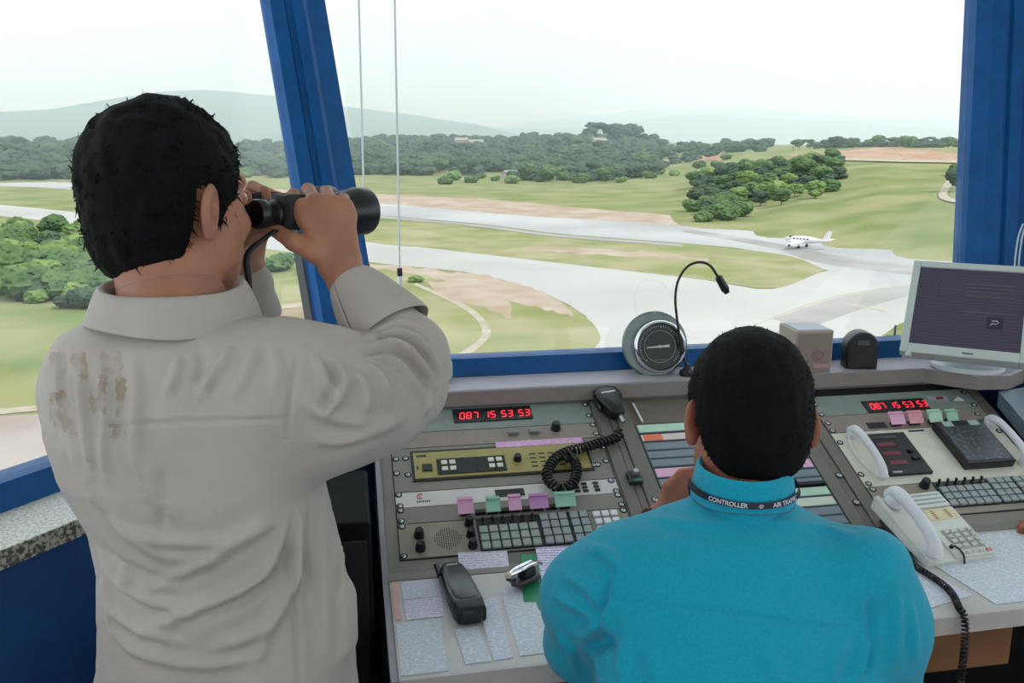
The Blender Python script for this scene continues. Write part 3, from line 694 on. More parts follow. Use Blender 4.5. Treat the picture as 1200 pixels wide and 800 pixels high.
def knob(h, u, v, r=.008, hh=.016, m=None, name='knob'):
    b = MB(); b.lathe([(r*1.15,0),(r*1.15,hh*.25),(r,hh*.35),(r*.92,hh*.92),(r*.8,hh),(.0001,hh)], Matrix.Translation(h.p(u, v)), 18); b.box(h.p(u, v)+Vector((0,0,hh)), (.0015, r*1.5, .001))
    return b.build(name, m or M_plblack, h.t, True)
def toggle(h, u, v):
    b = MB(); b.lathe([(.0055,0),(.005,.003),(.003,.004),(.0001,.0045)], Matrix.Translation(h.p(u, v)), 12); b.cyl(h.p(u, v), h.p(u, v)+Vector((0,.004,.014)), .0022, 8, .0032); return b.build('switch', M_plblack, h.t, True)
SEG = {'0':'abcdef','1':'bc','2':'abged','3':'abgcd','4':'fgbc','5':'afgcd','6':'afgedc','7':'abc','8':'abcdefg','9':'abcdfg',' ':''}
def digits(h, txt, u0, v0, pitch, dh, dw):
    """seven segment digits standing on the display"""
    b = MB(); t = dh*.13; x = u0; z = TH+.0034; sk = .12
    def seg(ax, ay, bx, by):
        d = Vector((bx-ax, by-ay, 0)); n_ = Vector((-d.y, d.x, 0)).normalized()*t/2; k = d.normalized()*t*.35
        pts = [Vector((ax, ay, 0))+k+n_, Vector((ax, ay, 0))+k-n_, Vector((bx, by, 0))-k-n_, Vector((bx, by, 0))-k+n_]
        q = []
        for p in pts: q.append(h.p(u0 + 0, v0, z) + Vector((x-u0+p.x+p.y*sk, p.y, 0)))
        b.face(q)
    for ch in txt:
        w = dw; H_ = dh
        P = {'a':(0,H_,w,H_),'b':(w,H_/2,w,H_),'c':(w,0,w,H_/2),'d':(0,0,w,0),'e':(0,0,0,H_/2),'f':(0,H_/2,0,H_),'g':(0,H_/2,w,H_/2)}
        for sname in SEG.get(ch, ''): seg(*P[sname])
        x += pitch if ch != ' ' else pitch*.62
    return b.build('digits', M_redled, h.t)
_keym = {}
def key(h, u, v, w, d, m, hh=.006, z=TH+.001, rnd=False):
    k = (round(w,4), round(d,4), hh, m.name, rnd)
    if k not in _keym:
        b = MB()
        if rnd: b.lathe([(w*.5,0),(w*.5,hh*.7),(w*.4,hh),(.0001,hh)], None, 14)
        else: b.box((0,0,hh/2), (w, d, hh), bev=.0012)
        _keym[k] = b.mesh('key'); _keym[k].materials.append(m)
    o = bpy.data.objects.new('key', _keym[k]); COL.objects.link(o); o.parent = h.t; o.location = h.p(u, v, z); return o
def keyblock(h, u0, v1, cols, rows, pu, pv, m, w, d, rnd=False):
    for r_ in range(rows):
        for c_ in range(cols): key(h, u0+(c_+.5)*pu, v1-(r_+.5)*pv, w, d, m, rnd=rnd)

# ---- left bay
U0, U1 = .0745, .559
M1 = module('clock_panel', 'grey green clock panel with red digits, top of the left bay', 'panel', U0, .3645, U1, .4500, M_cgreen, [(.550,.431),(.550,.390),(.083,.431),(.083,.390)])
slab(M1, 'display', .225, .3885, .412, .4345, .003, M_plblack)
digits(M1, '087 15 53 53', .240, .399, .0158, .021, .0098)
M2 = module('switch_panel', 'narrow tan panel with two grey buttons and a black knob', 'panel', U0, .3130, U1, .3638, M_ctan, [(.551,.357),(.551,.326),(.083,.355),(.083,.325)])
for u in (.356,.406): slab(M2, 'button', u-.012, .335, u+.012, .349, .009, mat('button_grey', rgb(120,128,128), .4), .002)
knob(M2, .459, .350, .010, .020)
M3 = module('radio_unit', 'radio unit with a gold face, dark display and one knob', 'radio', U0, .1790, U1, .3122, M_cgrey, [(.083,.281),(.082,.236),(.104,.281),(.106,.230),(.555,.279),(.551,.234),(.519,.223),(.529,.224)])
slab(M3, 'bezel', .115, .206, .5185, .300, .003, M_plblack); slab(M3, 'gold_face', .121, .212, .5125, .2925, .0044, M_gold)
slab(M3, 'display', .170, .2195, .323, .2675, .0062, M_lcd); slab(M3, 'power_switch', .138, .233, .160, .253, .0075, M_plblack)
for u in (.187,.205,.291,.309):
    for v in (.254,.235): slab(M3, 'button', u-.0065, v-.0058, u+.0065, v+.0058, .009, M_cream)
knob(M3, .351, .252, .0085, .018)
for c_ in range(4):
    for r_ in range(4): slab(M3, 'vent', .380+c_*.021, .226+r_*.013, .394+c_*.021, .2295+r_*.013, .0050, M_plblack, .0001)
b = MB(); b.box(M3.p(.139,.281,TH+.0046), (.022,.006,.0006)); b.box(M3.p(.128,.245,TH+.0046), (.004,.010,.0006)); b.build('marking', M_ink, M3.t)
lab = on_panel('label_strip', 'pink paper label strip along the top of the gold radio', 'label', .411, .3035, .0042)
MB().box((0,0,0), (.203,.019,.0004)).build('strip', paper_mat('pink_print', rgb(226,180,214), rgb(150,100,160), 90, .5, 3), lab)
M4 = module('intercom_panel', 'white rack panel with a little display and black keypad', 'panel', U0, .1345, U1, .1782, M_whitep, [(.082,.172),(.083,.140),(.547,.172),(.551,.140)])
slab(M4, 'display', .287, .146, .350, .1665, .002, M_plblack); slab(M4, 'screen', .292, .150, .345, .1625, .0024, M_lcd)
for c_ in range(5):
    for r_ in range(3): slab(M4, 'button', .424+c_*.018+(.008 if c_ == 4 else 0), .143+r_*.0105, .436+c_*.018+(.008 if c_ == 4 else 0), .1495+r_*.0105, .003, M_plblack, .0008)
b = MB(); b.tube([M4.p(.127+.006*math.cos(a), .1635+.007*math.sin(a), TH+.0004) for a in np.linspace(.6, 5.4, 16)], .0012, 6); b.box(M4.p(.1262,.165,TH+.0003), (.002,.012,.0006)); b.build('logo', mat('logo_magenta', rgb(206,80,140), .6), M4.t)
b = MB()
for k in range(7): b.box(M4.p(.120+k*.0042,.149,TH+.0002), (.0028,.0042,.0004))
b.build('marking', M_ink, M4.t)
M5 = module('card_holder_panel', 'grey panel holding the pink and green cards, left bay', 'panel', U0, .0900, U1, .1338, M_cgrey, [(.083,.131-.004),(.083,.098),(.551,.128),(.552,.100)])
for u in (.2165,.248,.274,.2985,.320,.345,.371,.399,.428): slab(M5, 'clip', u-.012, .098, u+.010, .108, .009, M_plblack, .001)
M6 = module('key_panel', 'beige panel with a round speaker grille and rows of keys', 'panel', U0, -.0010, U1, .0893, M_cbeige, [(.083,.083),(.082,.006),(.551,.083)])
knob(M6, .116, .055, .0095, .020); knob(M6, .116, .022, .0095, .020); knob(M6, .220, .076, .0085, .022); knob(M6, .220, .046, .0085, .020); knob(M6, .220, .018, .0085, .020)
b = MB()
for i in range(13):
    for j in range(13):
        x, y = (i-6)*.0044, (j-6)*.0044
        if x*x+y*y < .0275**2: b.cyl(M6.p(.173+x, .043+y, TH-.0002), M6.p(.173+x, .043+y, TH+.0004), .0014, 6)
b.build('speaker_grille', mat('hole_dark', rgb(60,50,44), .8), M6.t)
slab(M6, 'key_bed', .2345, .0025, .4735, .0885, .0012, M_plblack)
for i in range(6): toggle(M6, .248+i*.0208, .077)
keyblock(M6, .2365, .066, 6, 3, .0208, .0208, M_key, .0172, .0172)
keyblock(M6, .3670, .0875, 3, 4, .0198, .0208, M_key2, .0168, .0172); keyblock(M6, .4310, .0875, 2, 4, .0205, .0208, M_key2, .0172, .0172)
keyblock(M6, .4800, .0850, 3, 3, .0190, .0205, M_white, .0150, .0140)

def card(label, u, v, w, hgt, m, cat='card', lean=30):
    """a folded paper card standing in its clip, leaning back"""
    t = on_panel('paper_card', label, cat, u, v, .011, None); 
    b = MB(); Mx = Matrix.Rotation(R(lean), 4, 'X')
    b.prism([(-w/2,0),(w/2,0),(w/2,hgt),(-w/2,hgt)], .0012, Mx); b.prism([(-w/2,hgt-.0012),(w/2,hgt-.0012),(w/2,hgt),(-w/2,hgt)], .010, Mx)
    b.prism([(-w/2,.0),(w/2,.0),(w/2,hgt*.9),(-w/2,hgt*.9)], .0012, Matrix.Translation((0,.012,0)) @ Matrix.Rotation(R(lean+8), 4, 'X'))
    b.build('sheet', m, t)
    n_ = 3
    p = MB(); 
    for k in range(n_): p.prism([(-w*.38,hgt*(.25+.2*k)),(w*.38,hgt*(.25+.2*k)),(w*.38,hgt*(.25+.2*k)+.0013),(-w*.38,hgt*(.25+.2*k)+.0013)], .0004, Mx @ Matrix.Translation((0,0,-.0005)))
    p.build('writing', mat('card_ink', rgb(120,96,130), .8), t)
    return t
card('pink paper card standing in the left bay, first from the speaker end', .2165, .096, .033, .029, M_pink)
card('green paper card standing between two pink ones in the left bay', .274, .096, .030, .026, M_green)
card('pink paper card in the middle of the row in the left bay', .320, .096, .027, .028, M_pink)
card('wide mauve paper card second from the right in the left bay', .371, .096, .040, .026, M_pink2)
card('green paper card at the keypad end of the row in the left bay', .428, .096, .044, .026, M_green)

# ---- strip tray in the middle
def strip(label, v0, v1, mh, mp, group=None, u0=.651, u1=1.031, mark=None):
    t = on_panel('flight_strip', label, 'flight strip', u0, v0, -.0022, group)
    MB().box(((u1-u0)/2, (v1-v0)/2, .003), (u1-u0, v1-v0, .006), bev=.001).build('holder', mh, t)
    MB().box(((u1-u0)/2, (v1-v0)/2, .0063), (u1-u0-.006, v1-v0-.005, .0006)).build('paper_insert', mp, t)
    if mark:
        MB().box((.030, (v1-v0)/2, .0069), (.046, v1-v0-.005, .0005)).build('mark', mark, t)
    return t
grp = 'blue grey flight strips in the tray'; lb = 'empty blue grey flight strip in the tray'
st = mat('strip_holder', rgb(96,104,112), .5, var=.06)
strip('pale green flight strip, topmost in the tray', .3145, .3445, st, M_pgreen)
strip('white flight strip with an orange end in the tray', .2850, .3100, st, mat('strip_white', rgb(222,206,202), .6), None, mark=M_orange)
for v0, v1 in ((.2555,.2815),(.2285,.2530),(.2010,.2260)): strip(lb, v0, v1, st, M_strip, grp)
strip('pink flight strip between blue grey ones in the tray', .1670, .1975, st, M_pink)
for v0, v1 in ((.1390,.1640),(.1230,.1370)): strip(lb, v0, v1, st, M_strip, grp)
bar = on_panel('divider_bar', 'black divider bar across the strip tray', 'bar', .651, .111, -.0022); MB().box((.19,.005,.006), (.38,.010,.012), bev=.002).build('bar_body', M_plblack, bar)
strip('pale flight strip just below the black divider bar', .0810, .1090, st, M_pgreen)
strip('pale flight strip second below the black divider bar', .0510, .0790, st, mat('strip_cream', rgb(208,216,200), .6))
for v0, v1 in ((.0240,.0490),(-.0030,.0220)): strip(lb, v0, v1, st, M_strip, grp)
pen = on_panel('white_pen', 'thin white pen lying at the top of the strip tray', 'pen', .6695, .388, .0035, None, R(4))
MB().cyl((0,-.033,0), (0,.033,0), .0032, 10).build('barrel', M_white, pen, True); MB().cyl((0,-.039,0), (0,-.033,0), .0012, 10, .0032).build('tip', M_steel, pen, True)
for u, v in ((.604,.30),(.604,.136),(.600,.12)): pass
for u, v in ((1.0765,.36),(1.076,.138),(1.076,.054),(.601,.322),(.628,.105)):
    o = screw(con, 0, 0, 0, .0062); o.matrix_local = Matrix.Translation(S(u, v, .003)) @ Matrix.Rotation(INC, 4, 'X') @ Matrix.Scale(1.2, 4)
jk = on_panel('jack_clamp', 'small dark metal clamp on the rail beside the strip tray', 'clamp', .598, .166, .0045)
MB().box((0,0,.006), (.032,.034,.012), bev=.003).build('clamp_body', mat('clamp_metal', rgb(70,70,70), .35, metal=.8), jk); MB().lathe([(.008,.012),(.008,.020),(.006,.024),(.0001,.024)], Matrix.Translation((.002,.006,0)), 14).build('thumbscrew', M_steel, jk, True)
MB().box((.002,-.014,.013), (.02,.006,.004), bev=.001).build('green_tip', mat('tip_green', rgb(60,120,90), .5), jk)

# ---- right bay
V0, V1 = 1.1225, 1.570
N1 = module('clock_panel', 'grey green clock panel with red digits, top of the right bay', 'panel', V0, .3405, V1, .4150, M_cgreen, [(1.132,.385),(1.131,.347),(1.556,.400),(1.555,.350)])
slab(N1, 'display', 1.2575, .3420, 1.4285, .3850, .003, M_plblack); digits(N1, '087 15 53 53', 1.271, .3525, .0147, .020, .0092)
N2 = module('card_holder_panel', 'tan panel holding the pink and green cards, right bay', 'panel', V0, .2790, V1, .3398, M_ctan, [(1.133,.314),(1.132,.2865),(1.543,.316),(1.545,.287)])
slab(N2, 'slot', 1.229, .285, 1.279, .307, .001, M_plblack)
for u in (1.303,1.352,1.406,1.452): slab(N2, 'clip', u-.014, .288, u+.014, .298, .010, M_plblack, .001)
N3 = module('cream_panel', 'cream phone panel between two white handsets', 'panel', V0, .0985, V1, .2783, M_cream, [(1.1315,.245),(1.131,.138),(1.134,.108),(1.560,.25)])
N4 = module('key_panel', 'tan panel with a black knob and rows of keys, right bay', 'panel', V0, .0010, V1, .0978, M_cbeige, [(1.135,.090),(1.134,.012)])
card('pink paper card nearest the screw end in the right bay', 1.303, .284, .038, .027, M_pink, lean=36)
card('second pink paper card in the right bay, with a red scribble', 1.352, .284, .038, .027, mat('rose_card', rgb(226,160,168), .7), lean=36)
card('pale green paper card in the right bay, beside the pink pair', 1.406, .284, .036, .027, M_pgreen, lean=36)
card('green paper card in the right bay, nearest the monitor', 1.452, .284, .030, .025, M_green, lean=36)
# touch panel with red bars
tp = slab(N3, 'touch_panel', 1.196, .1235, 1.303, .2600, .008, M_plblack)
for v in (.214,.184,.153): slab(N3, 'red_bar', 1.212, v, 1.258, v+.013, .0008, mat('red_bar', rgb(120,46,56), .5), n=TH+.008)
slab(N3, 'display', 1.205, .240, 1.275, .250, .0010, M_lcd, n=TH+.008); knob(N3, 1.285, .195, .008, .014); slab(N3, 'button', 1.276, .165, 1.294, .176, .012, M_plblack)
slab(N3, 'maker_plate', 1.205, .128, 1.228, .133, .0006, mat('plate_pale', rgb(170,170,170), .5), n=TH+.008)
slab(N3, 'maker_plate', 1.325, .266, 1.366, .272, .0006, M_ink)
# black dial box
db = on_panel('touch_pad_box', 'raised black box with a glossy key field on the cream panel', 'control box', 1.388, .128, .0008)
MB().box((.064,.073,.011), (.128,.147,.022), bev=.003).build('case', M_plblack, db)
mm = mat('key_field', rgb(24,32,40), .3, scale=120, col2=rgb(66,86,90), detail=3, fac=(.52,.68))
MB().box((.064,.068,.0225), (.116,.122,.0012), bev=.0004).build('key_field', mm, db)
for u in (.018,.088): MB().box((u+.012,.134,.0228), (.026,.018,.0014), bev=.0005).build('paper_tag', mat('tag_pale', rgb(150,168,166), .6), db)
def handset(label, u, v0, v1, rz=0.):
    t = on_panel('phone_handset', label, 'handset', u, (v0+v1)/2, .0008, None, rz); L = (v1-v0)/2
    b = MB(); pts = spline([(0,-L,.010),(0,-L*.86,.024),(0,-L*.4,.033),(0,L*.4,.033),(0,L*.86,.024),(0,L,.010)], 5)
    b.tube(pts, [.0085 + .0045*abs(i/(len(pts)-1)*2-1)**2 for i in range(len(pts))], 12); b.build('grip', M_white, t, True, 60)
    for s in (-1, 1):
        MB().lathe([(.0125,0),(.0135,.003),(.0125,.012),(.008,.017),(.0001,.018)], Matrix.Translation((0,s*(L-.006),0)), 18).build('ear_cap' if s > 0 else 'mouth_cap', M_white, t, True)
    cv = MB(); cv.tube(spline([(-.010,L-.01,.004),(-.024,L*.3,.004),(-.022,-L*.4,.004),(-.006,-L+.004,.004)], 6), .0022, 8); cv.build('cord', M_white, t, True)
    return t
handset('white telephone handset on the cream panel beside the red barred touch panel', 1.172, .120, .272)
handset('white telephone handset at the far end of the cream panel, past the black box', 1.548, .128, .280)
knob(N4, 1.261, .088, .010, .022)
slab(N4, 'key_bed', 1.284, .018, 1.560, .0965, .0012, M_plblack)
for i in range(6): toggle(N4, 1.298+i*.0215, .089)
keyblock(N4, 1.288, .080, 6, 3, .0212, .0200, M_key2, .0178, .0165); keyblock(N4, 1.419, .096, 3, 4, .0205, .0190, M_key2, .0172, .0160); keyblock(N4, 1.485, .096, 2, 4, .0205, .0190, M_key2, .0172, .0160); keyblock(N4, 1.530, .094, 2, 4, .0160, .0190, M_white, .0130, .0130, True)
# folded white slip and small coloured papers on top of the right clock panel
fs = on_panel('paper_slip', 'folded white paper slip on top of the right bay', 'paper', 1.530, .378, .0012, None, R(20))
MB().prism([(-.035,-.005),(.02,-.016),(.028,.014)], .0008, Matrix.Rotation(R(12),4,'Y')).build('sheet', mat('slip_white', rgb(232,236,236), .7, var=.02), fs)
fs = on_panel('paper_slip', 'little red and blue marked slip beside the right clock', 'paper', 1.470, .382, .0012, None, R(-6))
MB().box((0,0,.0006), (.056,.018,.0012)).build('sheet', mat('slip_grey', rgb(150,160,170), .6), fs); MB().box((.006,0,.0014), (.020,.010,.0008)).build('mark', mat('slip_red', rgb(130,40,56), .6), fs)
# corner table
ct = thing('corner_table', 'blue grey sloping corner desk under the monitor', 'table', (0,0,0))
c = MB(); v = [c.bm.verts.new(p) for p in ((1.602,1.93,.958),(1.730,1.965,.958),(2.00,1.60,.80),(1.76,1.30,.772),(1.602,1.60,.792), (1.602,1.93,.92),(1.730,1.965,.92),(2.00,1.60,.75),(1.76,1.29,.74),(1.602,1.60,.74))]
c.bm.faces.new(v[:5]); c.bm.faces.new(v[9:4:-1])
for i in range(5): c.bm.faces.new((v[i], v[(i+1)%5], v[(i+1)%5+5], v[i+5]))
c.build('top', mat('corner_sky_tint', rgb(98,112,126), .4, var=.06), ct)  # blue tint puts the sky's reflection into the colour
c = MB(); c.prism([(1.62,1.62),(1.62,1.92),(1.715,1.94),(1.95,1.60),(1.80,1.38)], .74); c.build('base', M_black, ct)
wl = thing('cable_coil', 'coil of pale cable lying on the blue grey corner desk', 'cable', onz(1196,492,.875)+Vector((.055,0,.004)), (R(18),0,0))
b = MB(); 
for k in range(3): b.tube([(.040*math.cos(a)+.003*k, (.034+.003*k)*math.sin(a), .004+.006*k) for a in np.linspace(0, 2*PI, 28)[:-1]], .0042, 8, True)
b.build('loop', M_white, wl, True)
# ------------------------------------------------------------------ things on the ledge, the panels and the worktop
ZL = 1.0
# barometer
gq = onz(766, 436, ZL); gx, gy = .752, 2.118
ga = thing('dial_gauge', 'round grey pressure gauge with a black dial leaning on the sill', 'gauge', (gx, gy, ZL))
Rg = Matrix.Translation((0,0,.0735)) @ Matrix.Rotation(R(-6), 4, 'Z') @ Matrix.Rotation(R(-12), 4, 'X') @ Matrix.Rotation(R(90), 4, 'X')
M_gm = mat('gauge_metal', rgb(124,132,130), .38, metal=.75, var=.08)
b = MB(); b.lathe([(.055,-.034),(.075,-.030),(.080,-.004),(.0835,0),(.0835,.004),(.080,.007),(.0685,.008)], Rg, 48); b.build('flange', M_gm, ga, True)
Rf = Rg @ Matrix.Translation((.008,-.006,0))
b = MB(); b.lathe([(.068,.006),(.067,.026),(.065,.034),(.060,.037),(.0575,.034),(.0565,.026)], Rf, 48); b.build('bezel', M_chrome, ga, True, 50)
b = MB(); b.lathe([(.0572,.0),(.0572,.0265),(.0001,.0265)], Rf, 40); b.build('dial', mat('dial_black', rgb(18,22,22), .35), ga, True)
b = MB()
for k in range(40):
    a = R(225 - k*270/39); r1 = .052; r0 = .047 if k % 5 == 0 else .0495
    c0 = Vector((math.cos(a), math.sin(a), 0)); n0 = Vector((-c0.y, c0.x, 0))*.0009
    b.face([Rf @ (c0*r0+n0+Vector((0,0,.0270))), Rf @ (c0*r0-n0+Vector((0,0,.0270))), Rf @ (c0*r1-n0+Vector((0,0,.0270))), Rf @ (c0*r1+n0+Vector((0,0,.0270)))])
b.tube([Rf @ Vector((.040*math.cos(a), .040*math.sin(a), .0268)) for a in np.linspace(0, 2*PI, 40)[:-1]], .0004, 5, True)
for k in range(5):
    b.box(Rf @ Vector((-.012+k*.006, -.034, .0269)), (.0035,.0008,.002), (Rf.to_3x3()))
b.build('scale', mat('dial_white', rgb(190,196,190), .6), ga)
b = MB(); b.prism([(-.034,-.0012),(.006,-.0022),(.024,-.0034),(.024,.0034),(.006,.0022),(-.034,.0012)], .001, Rf @ Matrix.Translation((0,0,.0285)) @ Matrix.Rotation(R(4),4,'Z')); b.lathe([(.004,0),(.004,.003),(.0001,.004)], Rf @ Matrix.Translation((0,0,.0270)), 14); b.build('pointer', mat('pointer_white', rgb(206,210,204), .5), ga)
b = MB(); b.lathe([(.0030,.0),(.0030,.001),(.0001,.001)], Rg @ Matrix.Translation((0,.0765,.0062)), 10); b.build('mounting_hole', mat('hole_pale', rgb(230,232,232), .6), ga)
# gooseneck lamp
gb = Vector((.826, 2.074, ZL)); gn = thing('gooseneck_microphone', 'thin black gooseneck microphone standing beside the gauge', 'microphone', gb)
b = MB(); b.lathe([(.020,0),(.021,.003),(.019,.012),(.010,.017),(.007,.026),(.004,.030),(.0001,.030)], None, 20); b.build('base', M_plblack, gn, True, 40)
npx = [(804,434),(799,412),(795,385),(791.5,355),(793,335),(798,322),(806,312),(816,307.5),(826,308),(834,313),(841,324)]
pts = [ony(x, y, 2.074)-gb for x, y in npx]; pts[0] = Vector((0,0,.02))
sp = spline(pts, 8); b = MB(); b.tube(sp, .0032, 8); b.build('neck', M_plblack2, gn, True)
d = (ony(854,347,2.07)-ony(841,324,2.07)).normalized(); e0 = ony(841,323,2.072)-gb
b = MB(); M = Matrix.Translation(e0) @ d.to_track_quat('Z','Y').to_matrix().to_4x4(); b.lathe([(.0035,0),(.0085,.003),(.0095,.010),(.0105,.040),(.0095,.044),(.0075,.046),(.0072,.051),(.0001,.052)], M, 18); b.build('microphone_head', M_plblack, gn, True, 40)
# beige loudspeaker box
def ldbox(): pass
fr = [ony(929,394,2.03), ony(973,394,2.03), ony(968,444,2.03), ony(929,446,2.03)]
lb_ = thing('speaker_box', 'beige metal speaker box behind the seated man, on the ledge', 'speaker box', (1.150, 2.045, ZL), (0,0,R(-4)))
M_box = mat('box_beige', rgb(164,152,138), .55, var=.05, bump=.15)
MB().box((0,.052,.0545), (.098,.112,.109), bev=.003).build('case', M_box, lb_)
MB().box((0,.052,.1098), (.084,.098,.0012), bev=.0004).build('top_plate', mat('box_top', rgb(168,168,182), .4), lb_)
MB().box((0,-.0050,.053), (.088,.002,.098), bev=.0006).build('front_plate', mat('box_front', rgb(138,122,112), .55), lb_)
b = MB(); b.tube([(.010+.015*math.cos(a), -.0065, .045+.015*math.sin(a)) for a in np.linspace(0, 2*PI, 28)[:-1]], .0016, 6, True); b.tube([(.010+.008*math.cos(a), -.0065, .045+.008*math.sin(a)) for a in np.linspace(0, 2*PI, 20)[:-1]], .0012, 6, True); b.build('speaker_ring', mat('ring_mauve', rgb(140,108,116), .5), lb_, True)
b = MB()
for k in range(7): b.box((-.030+.010*k, -.0063, .086), (.0055,.0006,.009))
b.build('marking', mat('mark_tan', rgb(140,126,112), .6), lb_)
MB().box((.02,-.0063,.018), (.040,.0006,.010)).build('label_plate', mat('label_rose', rgb(176,140,138), .6), lb_)
# small black round topped speaker
sb = thing('desk_speaker', 'small black round topped speaker standing between box and monitor', 'speaker', (1.292, 2.052, ZL), (0,0,R(-14)))
def dome(w, h, n=14): return [(-w,0)] + [(-w,h-w)] + [(w*math.cos(PI-k*PI/n), h-w+w*math.sin(PI-k*PI/n)) for k in range(1, n)] + [(w,h-w),(w,0)]
Md = Matrix(((1,0,0,0),(0,0,-1,0),(0,1,0,0),(0,0,0,1)))
b = MB(); b.prism(dome(.040,.097), .050, Matrix.Translation((0,.050,0)) @ Md, bev=.004); b.build('case', M_plblack, sb, True, 40)
b = MB(); b.prism(dome(.035,.089), .003, Matrix.Translation((0,.001,.004)) @ Md, bev=.001); b.build('grille', M_plblack2, sb)
b = MB(); b.box((0,-.0028,.070), (.030,.001,.011)); b.build('label_plate', mat('label_grey', rgb(92,96,98), .5), sb)
b = MB()
for k in range(5): b.box((-.012+.006*k,-.0036,.070), (.0035,.0006,.006))
for k in range(6): b.box((0,-.0024,.050-.006*k), (.052,.0008,.0012))
b.build('grille_lines', mat('line_grey', rgb(52,54,58), .5), sb)
b = MB(); b.tube([(x*1.01, .008, z) for x, z in dome(.040,.097)][1:-1], .0012, 6); b.build('pale_trim', mat('trim_pale', rgb(150,140,150), .4), sb, True)
# monitor
mo = thing('computer_monitor', 'grey flat screen monitor tilted back at the ledge corner', 'monitor', (1.5475, 2.0063, ZL))
MR = Matrix.Translation((0,0,.1577)) @ Matrix.Rotation(-.682, 4, 'Z') @ Matrix.Rotation(-.706, 4, 'X')
M_mgrey = mat('monitor_grey', rgb(186,194,190), .45, var=.03)
W, H = .288, .280
b = MB()
for lo, hi in (((-W/2,-.0,-H/2),(-W/2+.0185,.022,H/2)), ((W/2-.0185,0,-H/2),(W/2,.022,H/2)), ((-W/2+.0185,0,H/2-.0185),(W/2-.0185,.022,H/2)), ((-W/2+.0185,0,-H/2),(W/2-.0185,.022,-H/2+.027))): b.span(lo, hi, bev=.002)
b.box((0,.033,0), (W*.98,.022,H*.98), bev=.006); b.box((0,.055,-.01), (W*.6,.03,H*.6), bev=.008)
o = b.build('housing', M_mgrey, mo); o.matrix_local = MR
# screen: dark display with faint rows of text and one small dark inset window
ms = bpy.data.materials.new('screen'); ms.use_nodes = True; nt = ms.node_tree; pb = nt.nodes['Principled BSDF']; pb.inputs['Base Color'].default_value = (.012,.012,.018,1); pb.inputs['Roughness'].default_value = .3
tc = nt.nodes.new('ShaderNodeTexCoord'); wv = nt.nodes.new('ShaderNodeTexWave'); wv.wave_type = 'BANDS'; wv.bands_direction = 'Z'; wv.inputs['Scale'].default_value = 34
mp = nt.nodes.new('ShaderNodeMapping'); mp.inputs['Scale'].default_value = (180,1,70); n = nt.nodes.new('ShaderNodeTexNoise'); n.inputs['Scale'].default_value = 1; n.inputs['Detail'].default_value = 2
mth = nt.nodes.new('ShaderNodeMath'); mth.operation = 'MULTIPLY'; cr = nt.nodes.new('ShaderNodeValToRGB'); cr.color_ramp.elements[0].position = .12; cr.color_ramp.elements[0].color = (.040,.034,.060,1); cr.color_ramp.elements[1].position = .7; cr.color_ramp.elements[1].color = (.082,.068,.104,1)
L_ = nt.links.new; L_(tc.outputs['Object'], wv.inputs['Vector']); L_(tc.outputs['Object'], mp.inputs['Vector']); L_(mp.outputs[0], n.inputs['Vector']); L_(wv.outputs['Fac'], mth.inputs[0]); L_(n.outputs['Fac'], mth.inputs[1]); L_(mth.outputs[0], cr.inputs['Fac']); L_(cr.outputs[0], pb.inputs['Emission Color']); pb.inputs['Emission Strength'].default_value = .45
o = MB().span((-W/2+.0185,.006,-H/2+.027), (W/2-.0185,.012,H/2-.0185)).build('screen', ms, mo); o.matrix_local = MR
M_win = mat('screen_window', rgb(16,14,26), .4, emit=(.02,.015,.04), estr=.5); M_ln = mat('screen_line', rgb(110,100,130), .4, emit=(.30,.26,.36), estr=.5); M_dk = mat('screen_dark', rgb(20,14,34), .4, emit=(.02,.01,.05), estr=.4)
wn = MB().span((.045,.0048,-.050), (.082,.0056,-.015)).build('inset_window', M_win, mo); wn.matrix_local = MR
o = MB().tube([(.054,.0042,-.040),(.058,.0042,-.034),(.066,.0042,-.036),(.072,.0042,-.030),(.067,.0042,-.026),(.057,.0042,-.027)], .0012, 6).build('inset_sign', M_ln, mo); o.matrix_local = MR
o = MB().tube(spline([(-.070,.0052,.086),(-.076,.0052,.074),(-.074,.0052,.054),(-.070,.0052,.034)], 6), .0018, 6).build('screen_curve', M_dk, mo); o.matrix_local = MR
b = MB()
for k in range(4): b.span((-.012,.0052,.080-.012*k), (.100,.0058,.0812-.012*k))
b.span((-.012,.0052,-.004), (.108,.0058,-.0025)); o = b.build('screen_rows', mat('screen_row', rgb(60,50,74), .4, emit=(.10,.08,.13), estr=.5), mo); o.matrix_local = MR
o = MB().box((.012,-.0012,-H/2+.011), (.026,.001,.0035)).build('logo', mat('logo_grey', rgb(96,108,112), .5), mo); o.matrix_local = MR
o = MB().lathe([(.008,0),(.009,.004),(.007,.014),(.0001,.015)], Matrix.Translation((-W/2+.022,.004,-H/2-.010)) @ Matrix.Rotation(R(90),4,'X'), 14).build('socket', M_mgrey, mo, True); o.matrix_local = MR
b = MB(); M = Matrix.Translation((.02,.005,.0005)) @ Matrix.Rotation(-.55, 4, 'Z')
el = [(.088*math.cos(a), .070*math.sin(a)) for a in np.linspace(0, 2*PI, 40)[:-1]]
b.prism(el, .012, M, bev=.004); b.build('foot', mat('foot_silver', rgb(206,214,214), .35, var=.02), mo, True, 40)
b = MB(); b.box((.03,.035,.045), (.060,.030,.085), Matrix.Rotation(-.6,3,'Z') @ Matrix.Rotation(-.25,3,'X'), bev=.006); b.build('neck', M_mgrey, mo)
